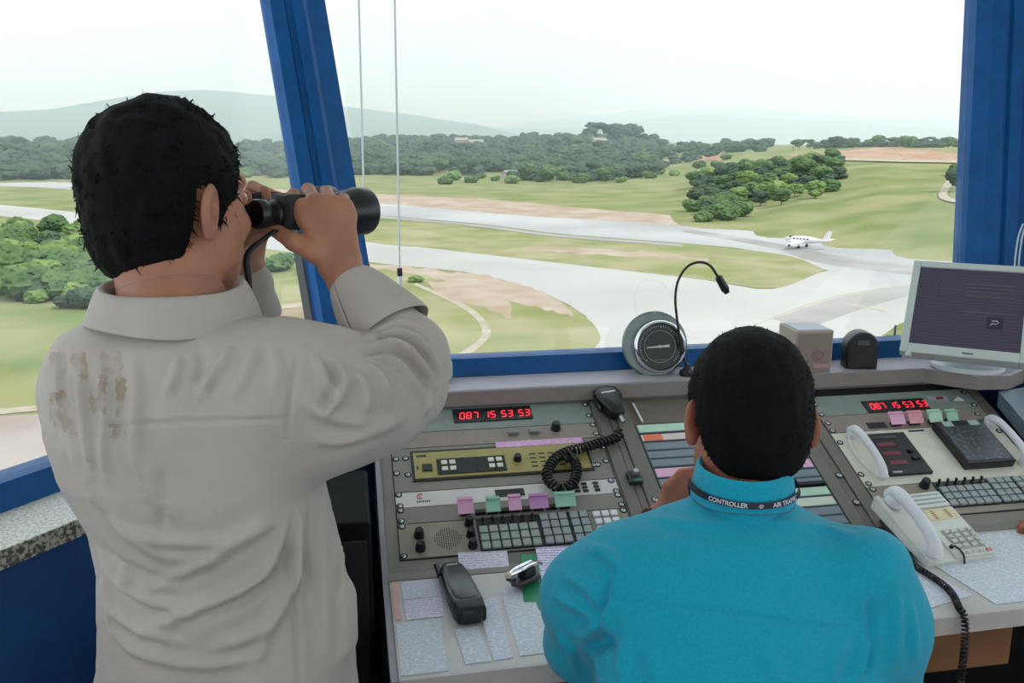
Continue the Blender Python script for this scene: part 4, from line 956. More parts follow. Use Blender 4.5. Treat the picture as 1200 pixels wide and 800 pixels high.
# hand microphone with coiled cord
mc = on_panel('hand_microphone', 'black hand microphone hung on the rail above the radio', 'microphone', .6035, .402, .010, None, R(8))
prof = [(-.011,-.046),(.011,-.046),(.018,-.040),(.031,.012),(.033,.028),(.028,.044),(.016,.052),(0,.055),(-.016,.052),(-.028,.044),(-.033,.028),(-.031,.012),(-.018,-.040)]
b = MB(); b.prism(prof, .030, None, bev=.007); b.build('body', M_plblack, mc, True, 50)
MB().box((.001,.026,.0305), (.036,.0042,.0014), bev=.0005).build('label_bar', mat('bar_white', rgb(206,208,210), .4), mc)
MB().box((-.0345,-.002,.014), (.006,.034,.014), bev=.002).build('talk_key', M_plblack2, mc)
b = MB(); b.lathe([(.006,0),(.0068,.004),(.005,.016),(.004,.024),(.0001,.024)], Matrix.Translation((.004,-.045,.014)) @ Matrix.Rotation(R(90),4,'X'), 14); b.build('strain_relief', M_steel, mc, True)
path = [(723,503,.018),(726,509,.016),(716,515,.016),(702,519,.017),(686,524,.018),(668,528,.018),(653,535,.018),(644,546,.018),(641,558,.018),(648,568,.018),(660,572,.018),(671,566,.018),(676,553,.018),(674,541,.018),(668,534,.030),(664,540,.014)]
P_ = []
for x, y, h_ in path:
    u_, v_ = pan(x, y, h_); P_.append(S(u_, v_, h_))
sp = spline(P_, 10); acc = [0]
for a, c_ in zip(sp, sp[1:]): acc.append(acc[-1]+(c_-a).length)
tot = acc[-1]; NT = 46; hp = []; n_ = NT*9; t_prev = None; nr = Vector((0,0,1))
for k in range(n_+1):
    s = tot*k/n_; i = min(max(np.searchsorted(acc, s)-1, 0), len(sp)-2); f = (s-acc[i])/max(acc[i+1]-acc[i], 1e-9); p = sp[i].lerp(sp[i+1], f); t = (sp[i+1]-sp[i]).normalized()
    nr = (nr - t*nr.dot(t)).normalized(); bn = t.cross(nr); a = 2*PI*NT*k/n_; rad = .0096*min(1, k/12+.2, (n_-k)/12+.2)
    hp.append(p + nr*math.cos(a)*rad + bn*math.sin(a)*rad)
b = MB(); b.tube(hp, .0030, 7); o = b.build('coiled_cord', M_plblack, None, True); o.parent = mc; o.matrix_parent_inverse = (Matrix.Translation(mc.location) @ mc.rotation_euler.to_matrix().to_4x4()).inverted()
# papers lying on the worktop
def sheet(label, pts, m, z=ZD+.0006, name='paper_sheet', th=.0008, group=None):
    c = sum((Vector((p[0], p[1], 0)) for p in pts), Vector())/len(pts)
    t = MB().prism([(p[0]-c.x, p[1]-c.y) for p in pts], th).build(name, m); t.location = (c.x, c.y, z); return tag(t, label, 'paper', group)
sheet('salmon paper strip along the left edge of the worktop', [(.053,1.571),(.068,1.569),(.064,1.431),(.053,1.430)], mat('salmon_paper', rgb(222,184,176), .7))
sheet('small printed paper at the far left corner of the worktop', [(.071,1.566),(.143,1.567),(.141,1.502),(.071,1.500)], PM[0])
sheet('white card below the small printed paper, beside the salmon strip', [(.071,1.497),(.142,1.501),(.138,1.428),(.073,1.427)], PM[2])
sheet('large printed form at the left front corner of the worktop', [(.054,1.419),(.131,1.422),(.128,1.262),(.054,1.260)], PM[1])
sheet('narrow printed sheet in front of the black phone', [(.152,1.381),(.192,1.385),(.199,1.275),(.156,1.275)], PM[1])
sheet('narrow sheet right of the one in front of the black phone', [(.202,1.47),(.243,1.48),(.233,1.279),(.203,1.277)], PM[0])
sheet('long printed sheet running towards the sleeve of the seated man', [(.250,1.506),(.307,1.513),(.306,1.285),(.246,1.282)], PM[1])
sheet('printed sheet half under the left arm of the seated man', [(.313,1.44),(.372,1.44),(.366,1.285),(.310,1.284)], PM[0])
q = [pan(*p, .004) for p in ((527,651),(587,645),(592,669),(548,672))]
ps = on_panel('paper_sheet', 'white slip of paper beside the top of the black phone', 'paper', .236, -.030, .0010, None, R(-3)); MB().box((0,0,.0006), (.098,.062,.0010)).build('sheet', PM[2], ps)
sheet('printed map sheet in front of the desk telephone', [(.985,1.52),(1.02,1.545),(1.06,1.535),(1.10,1.33),(.96,1.292),(.93,1.36)], PM[0])
sheet('large printed sheet under the right end of the telephone', [(1.10,1.555),(1.52,1.565),(1.56,1.305),(1.12,1.292)], PM[1])
# green folder with a note sheet and a clip
gf = thing('green_folder', 'green folder sticking out under the note sheet', 'folder', (.335, 1.512, ZD+.0012), (R(3.2),0,R(-9)))
MB().box((0,-.010,.002), (.080,.232,.004), bev=.001).build('cover', mat('folder_green', rgb(34,140,96), .5), gf)
ns = thing('note_sheet', 'white sheet of red and blue handwriting on the green folder', 'paper', (.398, 1.566, ZD+.0100), (R(4.5),0,R(-6)))
MB().box((0,0,.0008), (.120,.130,.0016)).build('sheet', paper_mat('handwritten', rgb(226,220,238), rgb(96,80,170), 34, .44, 12), ns)
hp_ = thing('hole_punch', 'dark steel hole punch with a bright lever on the folder', 'hole punch', (.300, 1.512, ZD+.0110), (0,0,R(38)))
M_gun = mat('gunmetal', rgb(92,84,88), .35, metal=.7, var=.1)
b = MB(); b.prism([(-.030,-.014),(.026,-.016),(.034,-.004),(.034,.008),(.022,.018),(-.026,.016),(-.034,.004)], .010, None, bev=.002); b.build('base', M_gun, hp_)
b = MB(); b.box((.004,0,.018), (.030,.022,.016), bev=.003); b.build('body', mat('punch_dark', rgb(44,40,44), .4, metal=.5), hp_)
b = MB()
for s in (-.006,.006): b.tube(spline([(-.046,s*.3,.030),(-.020,s,.031),(.020,s,.029),(.040,s,.022)], 6), .0034, 8)
b.build('lever', M_chrome, hp_, True)
MB().ball((-.048,0,.030), .0065, 2).build('lever_tip', mat('tip_cream', rgb(226,206,170), .4), hp_, True)
MB().lathe([(.010,0),(.010,.006),(.0001,.006)], Matrix.Translation((-.026,.012,.009)), 16).build('rivet', M_gun, hp_)
# black cordless phone
ce = thing('mobile_phone', 'chunky black mobile phone lying on the papers at left', 'mobile phone', (.1745, 1.488, ZD+.0016), (0,0,R(5)))
pr = [(-.024,-.093),(-.014,-.100),(.014,-.100),(.024,-.093),(.0265,-.070),(.0262,-.020),(.0235,.040),(.0225,.075),(.016,.090),(0,.094),(-.016,.090),(-.0225,.075),(-.0235,.040),(-.0262,-.020),(-.0265,-.070)]
b = MB(); b.prism(pr, .030, None, bev=.008); b.build('body', mat('phone_black', rgb(26,30,34), .35, var=.1), ce, True, 50)
b = MB(); b.prism([(x*.80, y*.72+.014) for x, y in pr], .0016, Matrix.Translation((0,0,.0296)), bev=.0008); b.build('face_panel', mat('phone_face', rgb(32,40,46), .28, var=.1), ce, True, 50)
b = MB(); b.prism([(-.0258,-.096),(.0258,-.096),(.0268,-.064),(-.0268,-.064)], .0318, Matrix.Translation((0,0,.001)), bev=.006); b.build('battery_end', M_plblack2, ce, True, 50)
b = MB()
for k in range(5): b.box((-.0085+.0042*k,.072,.0314), (.0030,.0042,.0006))
b.build('marking', mat('mark_white', rgb(196,200,200), .5), ce)
b = MB(); b.lathe([(.0055,0),(.0052,.03),(.0045,.045),(.0001,.047)], Matrix.Translation((-.024,.066,.014)) @ Matrix.Rotation(R(-90),4,'X'), 14); b.build('aerial', M_plblack, ce, True)
b = MB(); b.span((-.0285,-.05,.010), (-.0258,.055,.020), bev=.001); b.build('side_grip', mat('grip_grey', rgb(60,70,76), .4), ce)
# white desk telephone
ph = thing('desk_telephone', 'white push button desk telephone at the right of the worktop', 'telephone', (1.161, 1.538, .8005), (.359, 0, .081))
w2, h2 = .0812, .0940
M_tel = mat('telephone_white', rgb(212,214,206), .4, var=.03); M_tel2 = mat('telephone_key', rgb(196,198,190), .45, var=.03)
b = MB()
Rw = Matrix(((0,0,1,-w2),(1,0,0,0),(0,1,0,0),(0,0,0,1)))
b.prism([(-h2,0),(-h2,-.010),(-h2+.004,-.012),(h2*.96,-.024),(h2,-.018),(h2,0)], 2*w2, Rw, bev=.003); b.build('base', M_tel, ph)
b = MB(); b.prism([(-h2+.03,-.014),(h2*.70,-.0565),(h2*.86,-.0600),(h2*.86,-.020)], 2*w2-.05, Rw @ Matrix.Translation((0,0,.025)), bev=.002); b.build('wedge_foot', mat('tel_foot', rgb(70,72,70), .6), ph)  # dark grey puts the shade beneath the telephone into its foot
b = MB(); b.prism([(-w2,-h2),(-w2+.012,-h2),(-w2+.012,h2),(-w2,h2)], .012, Matrix.Translation((0,0,-.002)), bev=.003); b.build('cradle_wall', M_tel, ph)
b = MB(); b.prism([(-.012,-h2+.004),(w2-.003,-h2+.004),(w2-.003,h2-.050),(-.012,h2-.050)], .004, None, bev=.0015); b.build('key_plate', M_tel, ph)
b = MB(); b.prism([(-.008,h2-.046),(w2-.004,h2-.046),(w2-.004,h2-.003),(-.008,h2-.003)], .006, None, bev=.002); b.build('display_ridge', M_tel, ph)
b = MB()
for k in range(3): b.span((-.004,h2-.014-.012*k,.006), (w2-.010,h2-.010-.012*k,.0066))
b.build('ridge_line', mat('ridge_shadow', rgb(150,160,166), .5), ph)
def tkey(x, y, w, d, m=M_tel2, z=.004):
    o = MB().box((x, y, z+.0022), (w, d, .0044), bev=.0010).build('key', m, ph); return o
b = MB()
b.span((.004,h2-.084,.004), (w2-.010,h2-.054,.0047)); b.build('index_card', mat('index_card', rgb(222,206,166), .6), ph)
b = MB()
for c_ in range(2):
    for r_ in range(5): b.box((.020+.034*c_, h2-.058-.0053*r_, .0050), (.008,.0022,.0006))
b.build('index_marks', mat('index_ink', rgb(150,110,84), .6), ph)
b = MB(); b.span((.002,-h2+.022,.0040), (w2-.008,-h2+.076,.0045)); b.build('key_field', mat('tel_keyfield', rgb(170,172,166), .5), ph)
for r_ in range(4):
    for c_ in range(3): tkey(.012+.0165*c_+(.004 if c_ == 2 else 0), -h2+.070-.0132*r_, .0125, .0082)
    tkey(w2-.0135, -h2+.070-.0132*r_, .011, .0082)
for k in range(4): tkey(.008+.0150*k, -h2+.0125, .0115, .0055)
tkey(w2-.011, -h2+.0125, .012, .007, mat('red_key', rgb(206,140,120), .5))
b = MB(); b.lathe([(.004,0),(.0045,.002),(.003,.006),(.0001,.006)], Matrix.Translation((-.006,-h2+.030,.004)), 12); b.build('cord_socket', M_plblack, ph, True)
b = MB(); b.tube(spline([(-.006,-h2+.030,.009),(-.001,-h2+.022,.012),(.002,-h2+.006,.010),(.002,-h2-.004,.0),(.001,-h2-.008,-.006)], 6), .0018, 8); b.build('lead', M_plblack, ph, True)
HSX, HSY, HSA = -.055, .000, -5
# its handset
hs = thing('phone_handset', 'white handset resting on the desk telephone', 'handset', ph.location + (Matrix.Rotation(.081,3,'Z') @ Matrix.Rotation(.359,3,'X')) @ Vector((HSX,HSY,.002)), (Matrix.Rotation(.081,3,'Z') @ Matrix.Rotation(.359,3,'X') @ Matrix.Rotation(R(HSA),3,'Z')).to_euler())
b = MB(); sp = spline([(0,-.083,.010),(0,-.074,.026),(0,-.048,.036),(0,-.015,.038),(0,.018,.038),(0,.050,.037),(0,.075,.029),(0,.085,.012)], 6)
b.tube(sp, [.0125+.0045*abs(i/(len(sp)-1)*2-1)**2 for i in range(len(sp))], 14); b.build('grip', M_white, hs, True, 60)
for s in (-1, 1): MB().lathe([(.0175,0),(.0195,.003),(.0190,.014),(.013,.022),(.0001,.023)], Matrix.Translation((0,s*.070,.003)), 22).build('ear_cap' if s > 0 else 'mouth_cap', M_white, hs, True)
# coiled black cord going over the desk edge
cp = [onz(1064,648,ZD+.006), onz(1072,662,ZD+.009), onz(1090,674,ZD+.009), onz(1106,685,ZD+.009), onz(1117,697,ZD+.009), onz(1124,712,ZD+.010)]
yE = 1.247; xE = cp[-1].x
cp += [Vector((cp[-1].x-.004, 1.259, ZD+.004)), Vector((cp[-1].x-.006, 1.248, ZD-.035)), Vector((cp[-1].x-.004, 1.250, ZD-.12)), Vector((cp[-1].x-.006, 1.252, ZD-.24)), Vector((cp[-1].x-.016, 1.262, ZD-.40))]
sp = spline(cp, 10); acc = [0]
for a, c_ in zip(sp, sp[1:]): acc.append(acc[-1]+(c_-a).length)
tot = acc[-1]; NT = 92; n_ = NT*7; hp2 = []; nr = Vector((0,0,1))
for k in range(n_+1):
    s = tot*k/n_; i = min(max(np.searchsorted(acc, s)-1, 0), len(sp)-2); f = (s-acc[i])/max(acc[i+1]-acc[i], 1e-9); p = sp[i].lerp(sp[i+1], f); t = (sp[i+1]-sp[i]).normalized()
    nr = (nr - t*nr.dot(t)).normalized(); bn = t.cross(nr); a = 2*PI*NT*k/n_; rad = .0052
    hp2.append(p + nr*math.cos(a)*rad + bn*math.sin(a)*rad)
b = MB(); b.tube(hp2, .0021, 6); tag(b.build('coiled_cord', M_plblack, None, True), 'black coiled cord running from the telephone over the desk edge', 'cord')
# added black cabinet standing in for the shade left of the console
cb = thing('gap_filler', 'tall added black cabinet in the dark gap left of the console', 'filler', (-.0720, 1.575, 0))
MB().box((0,0,.47), (.18,.26,.94), bev=.006).build('case', M_black, cb); MB().box((0,-.133,.47), (.165,.006,.88), bev=.002).build('door', mat('filler_door', rgb(10,10,12), .5), cb); MB().box((.055,-.140,.55), (.012,.012,.10), bev=.003).build('handle', M_plblack, cb)
# ------------------------------------------------------------------ people: smooth bodies grown from distance fields
import openvdb as vdb
def npv(v): return np.array([v[0], v[1], v[2]], dtype=np.float32)
class Field:
    """a signed distance grid; every shape is evaluated only in its own box and blended in"""
    def __init__(s, lo, hi, h):
        s.lo = np.array(lo, np.float32); s.h = h; s.n = np.ceil((np.array(hi)-np.array(lo))/h).astype(int)+1
        s.a = np.full(s.n, .2, np.float32)
        s.ax = [s.lo[i]+np.arange(s.n[i], dtype=np.float32)*h for i in range(3)]
    def _sub(s, lo, hi):
        i0 = np.clip(np.floor((np.array(lo)-s.lo)/s.h).astype(int), 0, s.n-1); i1 = np.clip(np.ceil((np.array(hi)-s.lo)/s.h).astype(int)+1, 1, s.n)
        sl = tuple(slice(a, b) for a, b in zip(i0, i1))
        P = (s.ax[0][sl[0]][:,None,None], s.ax[1][sl[1]][None,:,None], s.ax[2][sl[2]][None,None,:]); return sl, P
    def put(s, f, lo, hi, k=.01, op='add'):
        m = k*1.5+.03; sl, P = s._sub(np.array(lo)-m, np.array(hi)+m); d = f(*P).astype(np.float32); A = s.a[sl]
        if op == 'add':
            if k > 1e-6: hh = np.clip(.5+.5*(A-d)/k, 0, 1); r = A*(1-hh)+d*hh - k*hh*(1-hh)
            else: r = np.minimum(A, d)
        elif op == 'cut':
            d = -d
            if k > 1e-6: hh = np.clip(.5-.5*(A-d)/k, 0, 1); r = A*(1-hh)+d*hh + k*hh*(1-hh)
            else: r = np.maximum(A, d)
        s.a[sl] = r
    def cap(s, a, b, ra, rb, k=.01, op='add'):
        a, b = npv(a), npv(b); ab = b-a; L2 = max(float(ab@ab), 1e-9); R_ = max(ra, rb)
        def f(X, Y, Z):
            t = np.clip(((X-a[0])*ab[0]+(Y-a[1])*ab[1]+(Z-a[2])*ab[2])/L2, 0, 1)
            return np.sqrt((X-a[0]-ab[0]*t)**2+(Y-a[1]-ab[1]*t)**2+(Z-a[2]-ab[2]*t)**2) - (ra+(rb-ra)*t)
        s.put(f, np.minimum(a, b)-R_, np.maximum(a, b)+R_, k, op)
    def chain(s, pts, rs, k=.01, op='add'):
        for i in range(len(pts)-1): s.cap(pts[i], pts[i+1], rs[i], rs[i+1], k, op)
    def ell(s, c, M, r, k=.01, op='add'):
        """ellipsoid with axes the columns of M (3x3) and radii r"""
        c = npv(c); M = np.array(M, np.float32); r = np.array(r, np.float32)
        def f(X, Y, Z):
            x, y, z = X-c[0], Y-c[1], Z-c[2]
            q = [(x*M[0,i]+y*M[1,i]+z*M[2,i]) for i in range(3)]
            k0 = np.sqrt(sum((q[i]/r[i])**2 for i in range(3))); k1 = np.sqrt(sum((q[i]/r[i]**2)**2 for i in range(3)))+1e-6
            return k0*(k0-1)/k1
        R_ = float(r.max()); s.put(f, c-R_, c+R_, k, op)
    def stack(s, rows, az, k=.02, op='add', pw=2.3):
        """upright trunk: rows of (centre, half width, half depth), turned by azimuth az"""
        rows = sorted(rows, key=lambda q: q[0][2]); zs = np.array([q[0][2] for q in rows])
        cx, cy, A_, B_ = (np.array(v) for v in ([q[0][0] for q in rows], [q[0][1] for q in rows], [q[1] for q in rows], [q[2] for q in rows]))
        ca, sa = math.cos(az), math.sin(az); R_ = max(A_.max(), B_.max())
        def f(X, Y, Z):
            zc = np.clip(Z[0,0,:], zs[0], zs[-1]); i = lambda v: np.interp(zc, zs, v)[None,None,:].astype(np.float32)
            x, y = X-i(cx), Y-i(cy); u = x*ca - y*sa; v = x*sa + y*ca; a, b = i(A_), i(B_)
            e = (np.abs(u/a)**pw+np.abs(v/b)**pw)**(1/pw)
            d = (e-1)*np.minimum(a, b)
            dz = np.maximum(np.maximum(zs[0]-Z, Z-zs[-1]), 0); return np.where(dz > 0, np.sqrt(np.maximum(d, 0)**2+dz**2), d)
        s.put(f, (cx.min()-R_, cy.min()-R_, zs[0]), (cx.max()+R_, cy.max()+R_, zs[-1]), k, op)
    def half(s, p, n, k=.004):
        """keep only the side of the plane (p, n) that n points away from"""
        p, n = npv(p), npv(n); s.put(lambda X, Y, Z: -((X-p[0])*n[0]+(Y-p[1])*n[1]+(Z-p[2])*n[2]), s.lo, s.lo+s.n*s.h, k, 'cut')
    def mesh(s, name, smooth=2):
        g = vdb.FloatGrid(.2); g.copyFromArray(np.clip(s.a, -.2, .2), tolerance=0.0)
        pts, quads = g.convertToQuads(0.0); pts = pts.astype(np.float64)*s.h + s.lo
        # keep the largest piece
        n = len(pts); lab = np.arange(n)
        for _ in range(400):
            l0 = lab.copy(); m = lab[quads].min(1)
            for c in range(4): np.minimum.at(lab, quads[:,c], m)
            lab = lab[lab]
            if (l0 == lab).all(): break
        ids, cnt = np.unique(lab, return_counts=True); big = ids[cnt > .03*cnt.max()]
        keep = np.isin(lab, big); mp = np.cumsum(keep)-1; quads = mp[quads[keep[quads].all(1)]]; pts = pts[keep]
        e = np.concatenate([quads[:,[0,1]], quads[:,[1,2]], quads[:,[2,3]], quads[:,[3,0]]])
        for _ in range(smooth): pts = lap(pts, e, .5)
        # outward orientation
        a, b, c = pts[quads[:,0]], pts[quads[:,1]], pts[quads[:,2]]
        if np.einsum('ij,ij->i', a, np.cross(b, c)).sum() < 0: quads = quads[:, ::-1]
        return pts, quads
def lap(p, e, w):
    n = len(p); s_ = np.zeros_like(p); c = np.zeros(n)
    for i in range(3): s_[:,i] = np.bincount(e[:,0], p[e[:,1],i], n) + np.bincount(e[:,1], p[e[:,0],i], n)
    c = np.bincount(e[:,0], minlength=n)+np.bincount(e[:,1], minlength=n); c[c == 0] = 1
    return p*(1-w) + s_/c[:,None]*w
def normals(p, q):
    nq = np.cross(p[q[:,2]]-p[q[:,0]], p[q[:,3]]-p[q[:,1]]); n = np.zeros_like(p)
    for c in range(4):
        for i in range(3): n[:,i] += np.bincount(q[:,c], nq[:,i], len(p))
    return n/np.maximum(np.linalg.norm(n, axis=1, keepdims=True), 1e-12)
def tomesh(name, p, q, mats, parent):
    me = bpy.data.meshes.new(name); me.vertices.add(len(p)); me.vertices.foreach_set('co', p.astype(np.float32).ravel())
    me.loops.add(q.size); me.loops.foreach_set('vertex_index', q.astype(np.int32).ravel())
    me.polygons.add(len(q)); me.polygons.foreach_set('loop_start', np.arange(0, q.size, 4, dtype=np.int32)); me.polygons.foreach_set('loop_total', np.full(len(q), 4, np.int32))
    me.update(calc_edges=True); me.validate()
    return link(name, me, mats, parent, True)
def vnoise(p, f, seed=0, oct_=2):
    """smooth pseudo noise on many points at once (sum of rotated sines)"""
    rng = np.random.default_rng(seed); out = np.zeros(len(p)); amp = 1.
    for o in range(oct_):
        for k in range(5):
            d = rng.normal(size=3); d /= np.linalg.norm(d); out += amp*np.sin(p@d*f*(2**o)*rng.uniform(.6, 1.5) + rng.uniform(0, 6.28) + 1.3*np.sin(p@rng.normal(size=3)*f*.5*(2**o)+rng.uniform(0, 6.28)))/5
        amp *= .5
    return out
def folds(p, q, specs):
    """raise or sink soft ridges along lines; every line is given by picture points on the cloth and lands on the cloth itself"""
    bv = BVHTree.FromPolygons([tuple(v) for v in p], [tuple(f) for f in q]); n = normals(p, q); disp = np.zeros(len(p))
    for pts, amp, wid in specs:
        sp = spline([(x, y, 0) for x, y in pts], 7); P3 = []
        for s_ in sp:
            hit = bv.ray_cast(CAM, ray(s_.x, s_.y).normalized())
            if hit[0] is not None: P3.append(np.array(hit[0]))
        if len(P3) < 2: continue
        P3 = np.array(P3); nn = len(P3); tt = np.linspace(0, 1, nn); ta = np.minimum(1, np.minimum(tt, 1-tt)*4+.15)
        lo, hi = P3.min(0)-wid*3.2, P3.max(0)+wid*3.2; sel = np.where(((p > lo)&(p < hi)).all(1))[0]
        if not len(sel): continue
        best = np.zeros(len(sel)); d2m = np.full(len(sel), 1e9)
        for a, b, t0 in zip(P3[:-1], P3[1:], ta[:-1]):
            ab = b-a; L2 = max(ab@ab, 1e-12)
            if L2 > .06**2: continue
            t = np.clip(((p[sel]-a)@ab)/L2, 0, 1); d2 = ((p[sel]-a-t[:,None]*ab)**2).sum(1); m = d2 < d2m; d2m = np.where(m, d2, d2m); best = np.where(m, t0, best)
        x2 = d2m/wid**2; disp[sel] += amp*best*(np.exp(-x2) - .45*np.exp(-x2/3.2))/.55
    return p + n*disp[:,None]

M_skin = mat('skin', rgb(168,116,92), .5, var=.10, scale=22, sss=.25, bump=.25, bscale=700, spec=.35)
M_skin2 = mat('skin_warm', rgb(166,104,82), .5, var=.10, scale=22, sss=.25, bump=.25, bscale=700, spec=.35)
M_hair = mat('hair_black', rgb(8,7,8), .75, var=.4, scale=120, bump=1., bscale=900, spec=.18)
M_nail = mat('nail', rgb(214,166,146), .35)
M_eye = mat('eye_white', rgb(220,214,208), .2); M_iris = mat('iris', rgb(40,26,18), .15)
def frame(az, pitch=0., roll=0.):
    """columns right, forward, up"""
    return (Matrix.Rotation(-az, 3, 'Z') @ Matrix.Rotation(pitch, 3, 'X') @ Matrix.Rotation(roll, 3, 'Y'))
def head(f, c, M, ear_out=.35):
    """cranium, face, jaw, nose, lips and ears into a field"""
    A = np.array(M); L = lambda r, fw, u: Vector(c) + M @ Vector((r, fw, u))
    f.ell(L(0,-.012,.028), A, (.0765,.096,.092), .012)
    f.ell(L(0,.030,-.030), A, (.0640,.066,.088), .030)
    f.ell(L(0,.052,-.088), A, (.046,.036,.034), .026)
    f.ell(L(0,.074,-.104), A, (.022,.018,.017), .016)
    for s in (-1, 1):
        f.ell(L(s*.040,.064,-.030), A, (.022,.024,.020), .014)                 # cheek
        f.cap(L(s*.012,.090,.024), L(s*.044,.076,.026), .010, .008, .012)       # brow
        f.ell(L(s*.0325,.0925,.004), A, (.0150,.010,.0105), .008, 'cut')        # eye socket
        f.ell(L(s*.0325,.0800,.003), A, (.0135,.0125,.0125), .004)
        f.ell(L(s*.060,.015,-.062), A, (.014,.042,.022), .022)                  # jaw
    f.cap(L(0,.092,.014), L(0,.112,-.026), .0075, .0105, .010); f.ell(L(0,.108,-.030), A, (.017,.011,.0095), .007)
    f.cap(L(-.019,.087,-.061), L(.019,.087,-.061), .0062, .0062, .008); f.cap(L(-.016,.086,-.071), L(.016,.086,-.071), .0070, .0070, .007)
    f.cap(L(-.022,.0965,-.0658), L(.022,.0965,-.0658), .0014, .0014, .003, 'cut')
    for s in (-1, 1):
        E = M @ Matrix.Rotation(s*ear_out, 3, 'Z') @ Matrix.Rotation(-.18, 3, 'X'); B_ = np.array(E); ec = L(s*.0835,-.012,-.008)
        f.ell(ec, B_, (.0070,.0190,.0330), .006); f.ell(ec + E @ Vector((0,.002,-.026)), B_, (.0062,.0100,.0110), .006)
        f.ell(ec + E @ Vector((s*.0075,.003,.002)), B_, (.0062,.0112,.0215), .003, 'cut')
        f.ell(ec + E @ Vector((s*.003,.006,-.002)), B_, (.0048,.0050,.0085), .003)
def hand(f, W, d, n, s, curl, spread=1., thumb=None, size=1.0, fingers=(0,1,2,3), k=.006):
    """palm and five fingers: W wrist, d towards the knuckles, n out of the back of the hand, s towards the thumb side"""
    d, n, s = d.normalized(), n.normalized(), s.normalized(); z = size
    mcp = [W + d*.090*z + s*.026*z*spread, W + d*.094*z + s*.006*z*spread, W + d*.088*z - s*.014*z*spread, W + d*.078*z - s*.032*z*spread]
    base = [W + d*.010*z + s*.014*z, W + d*.010*z + s*.005*z, W + d*.010*z - s*.005*z, W + d*.012*z - s*.014*z]
    for a, b in zip(base, mcp): f.cap(a, b, .0145*z, .0118*z, .010)
    for a, b in zip(mcp, mcp[1:]): f.cap(a-d*.014, b-d*.014, .0112*z, .0112*z, .010)
    tips = []
    ln = [(.042,.025,.021), (.046,.029,.022), (.043,.027,.022), (.034,.021,.019)]
    for i in fingers:
        p = mcp[i]; ang = 0.; dd = d.copy(); r = [.0102,.0092,.0086,.0072] if i < 3 else [.0090,.0082,.0075,.0064]; pts = [p]
        cc = curl[i] if isinstance(curl[0], (list, tuple)) else curl
        for j in range(3):
            ang += cc[j]; dirv = d*math.cos(ang) - n*math.sin(ang) + s*(.10*(1.2-i))*spread*(.5 if j else 1); dirv.normalize(); p = p + dirv*ln[i][j]*z; pts.append(p)
        f.chain(pts, [q*z for q in r], .0022 if True else 0)
        f.cap(mcp[i]-d*.01*z, mcp[i]+n*.001, .0110*z, .0108*z, .006); tips.append((pts[-1], (pts[-1]-pts[-2]).normalized()))
    if thumb:
        f.chain(thumb, [.0150*z,.0128*z,.0112*z,.0092*z][:len(thumb)], .007)
    return tips
def hair_mesh(c, M, parent, seed, off, hb, amp, wave, tufts, front=.078, mtl=None, tl=(.010,.022), cran=(0,-.012,.028)):
    lo = Vector(c)-Vector((.15,.15,.16)); f = Field(lo, Vector(c)+Vector((.15,.15,.17)), .0028)
    A = np.array(M); L = lambda r, fw, u: Vector(c) + M @ Vector((r, fw, u))
    f.ell(L(*cran), A, (.0765+off,.096+off,.092+off), .0); f.ell(L(0,-.040,-.035), A, (.066+off*.6,.062+off*.5,.070), .03)
    c0 = npv(c)
    def cut(X, Y, Z):
        x, y, z = X-c0[0], Y-c0[1], Z-c0[2]
        fw = x*A[0,1]+y*A[1,1]+z*A[2,1]; u = x*A[0,2]+y*A[1,2]+z*A[2,2]
        lowr = np.interp(fw.ravel(), [q[0] for q in hb], [q[1] for q in hb]).reshape(fw.shape)
        return np.minimum((u-lowr)*.8, front-fw)
    f.put(cut, f.lo, f.lo+f.n*f.h, .010, 'cut')
    p, q = f.mesh('hair', 2); n = normals(p, q); loc = (p-c0)@A
    st = np.sin(loc[:,0]*210+6*vnoise(p, 30, seed+3, 1))*np.cos(loc[:,1]*90+4*vnoise(p, 22, seed+4, 1))
    p = p + n*(amp*vnoise(p, wave, seed, 3) + amp*.35*st)[:,None]
    me_p, me_q = [p], [q]; off_ = len(p); rng = np.random.default_rng(seed+9)
    for _ in range(tufts):
        i = rng.integers(len(p))
        if (p[i]-c0)@A[:,2] < -.05 and rng.random() < .5: continue
        dv = n[i]*rng.uniform(.05, .38) + A[:,0]*rng.normal()*.55 + A[:,1]*rng.uniform(-.2, .8) + A[:,2]*rng.uniform(-.7, .45); dv /= np.linalg.norm(dv)
        side = np.cross(dv, n[i]+1e-3); side /= max(np.linalg.norm(side), 1e-6); l = rng.uniform(*tl); w = rng.uniform(.0016, .0034)*min(1, tl[1]/.016)
        up2 = np.cross(dv, side); rings = []
        for k, t in enumerate((0, .4, .75, 1.)):
            cpt = p[i] - n[i]*.002 + dv*l*t - A[:,2]*l*.55*t*t*(1 if rng.random() < .8 else -.6) + side*l*.35*t*t; ww = w*(1-t)+.0002
            rings.append([cpt+side*ww, cpt+up2*ww, cpt-side*ww, cpt-up2*ww])
        vv = np.array(rings).reshape(-1, 3); fq = []
        for k in range(3):
            for j in range(4): fq.append((off_+k*4+j, off_+k*4+(j+1)%4, off_+(k+1)*4+(j+1)%4, off_+(k+1)*4+j))
        me_p.append(vv); me_q.append(np.array(fq)); off_ += len(vv)
    return tomesh('hair', np.concatenate(me_p), np.concatenate(me_q), mtl or M_hair, parent)
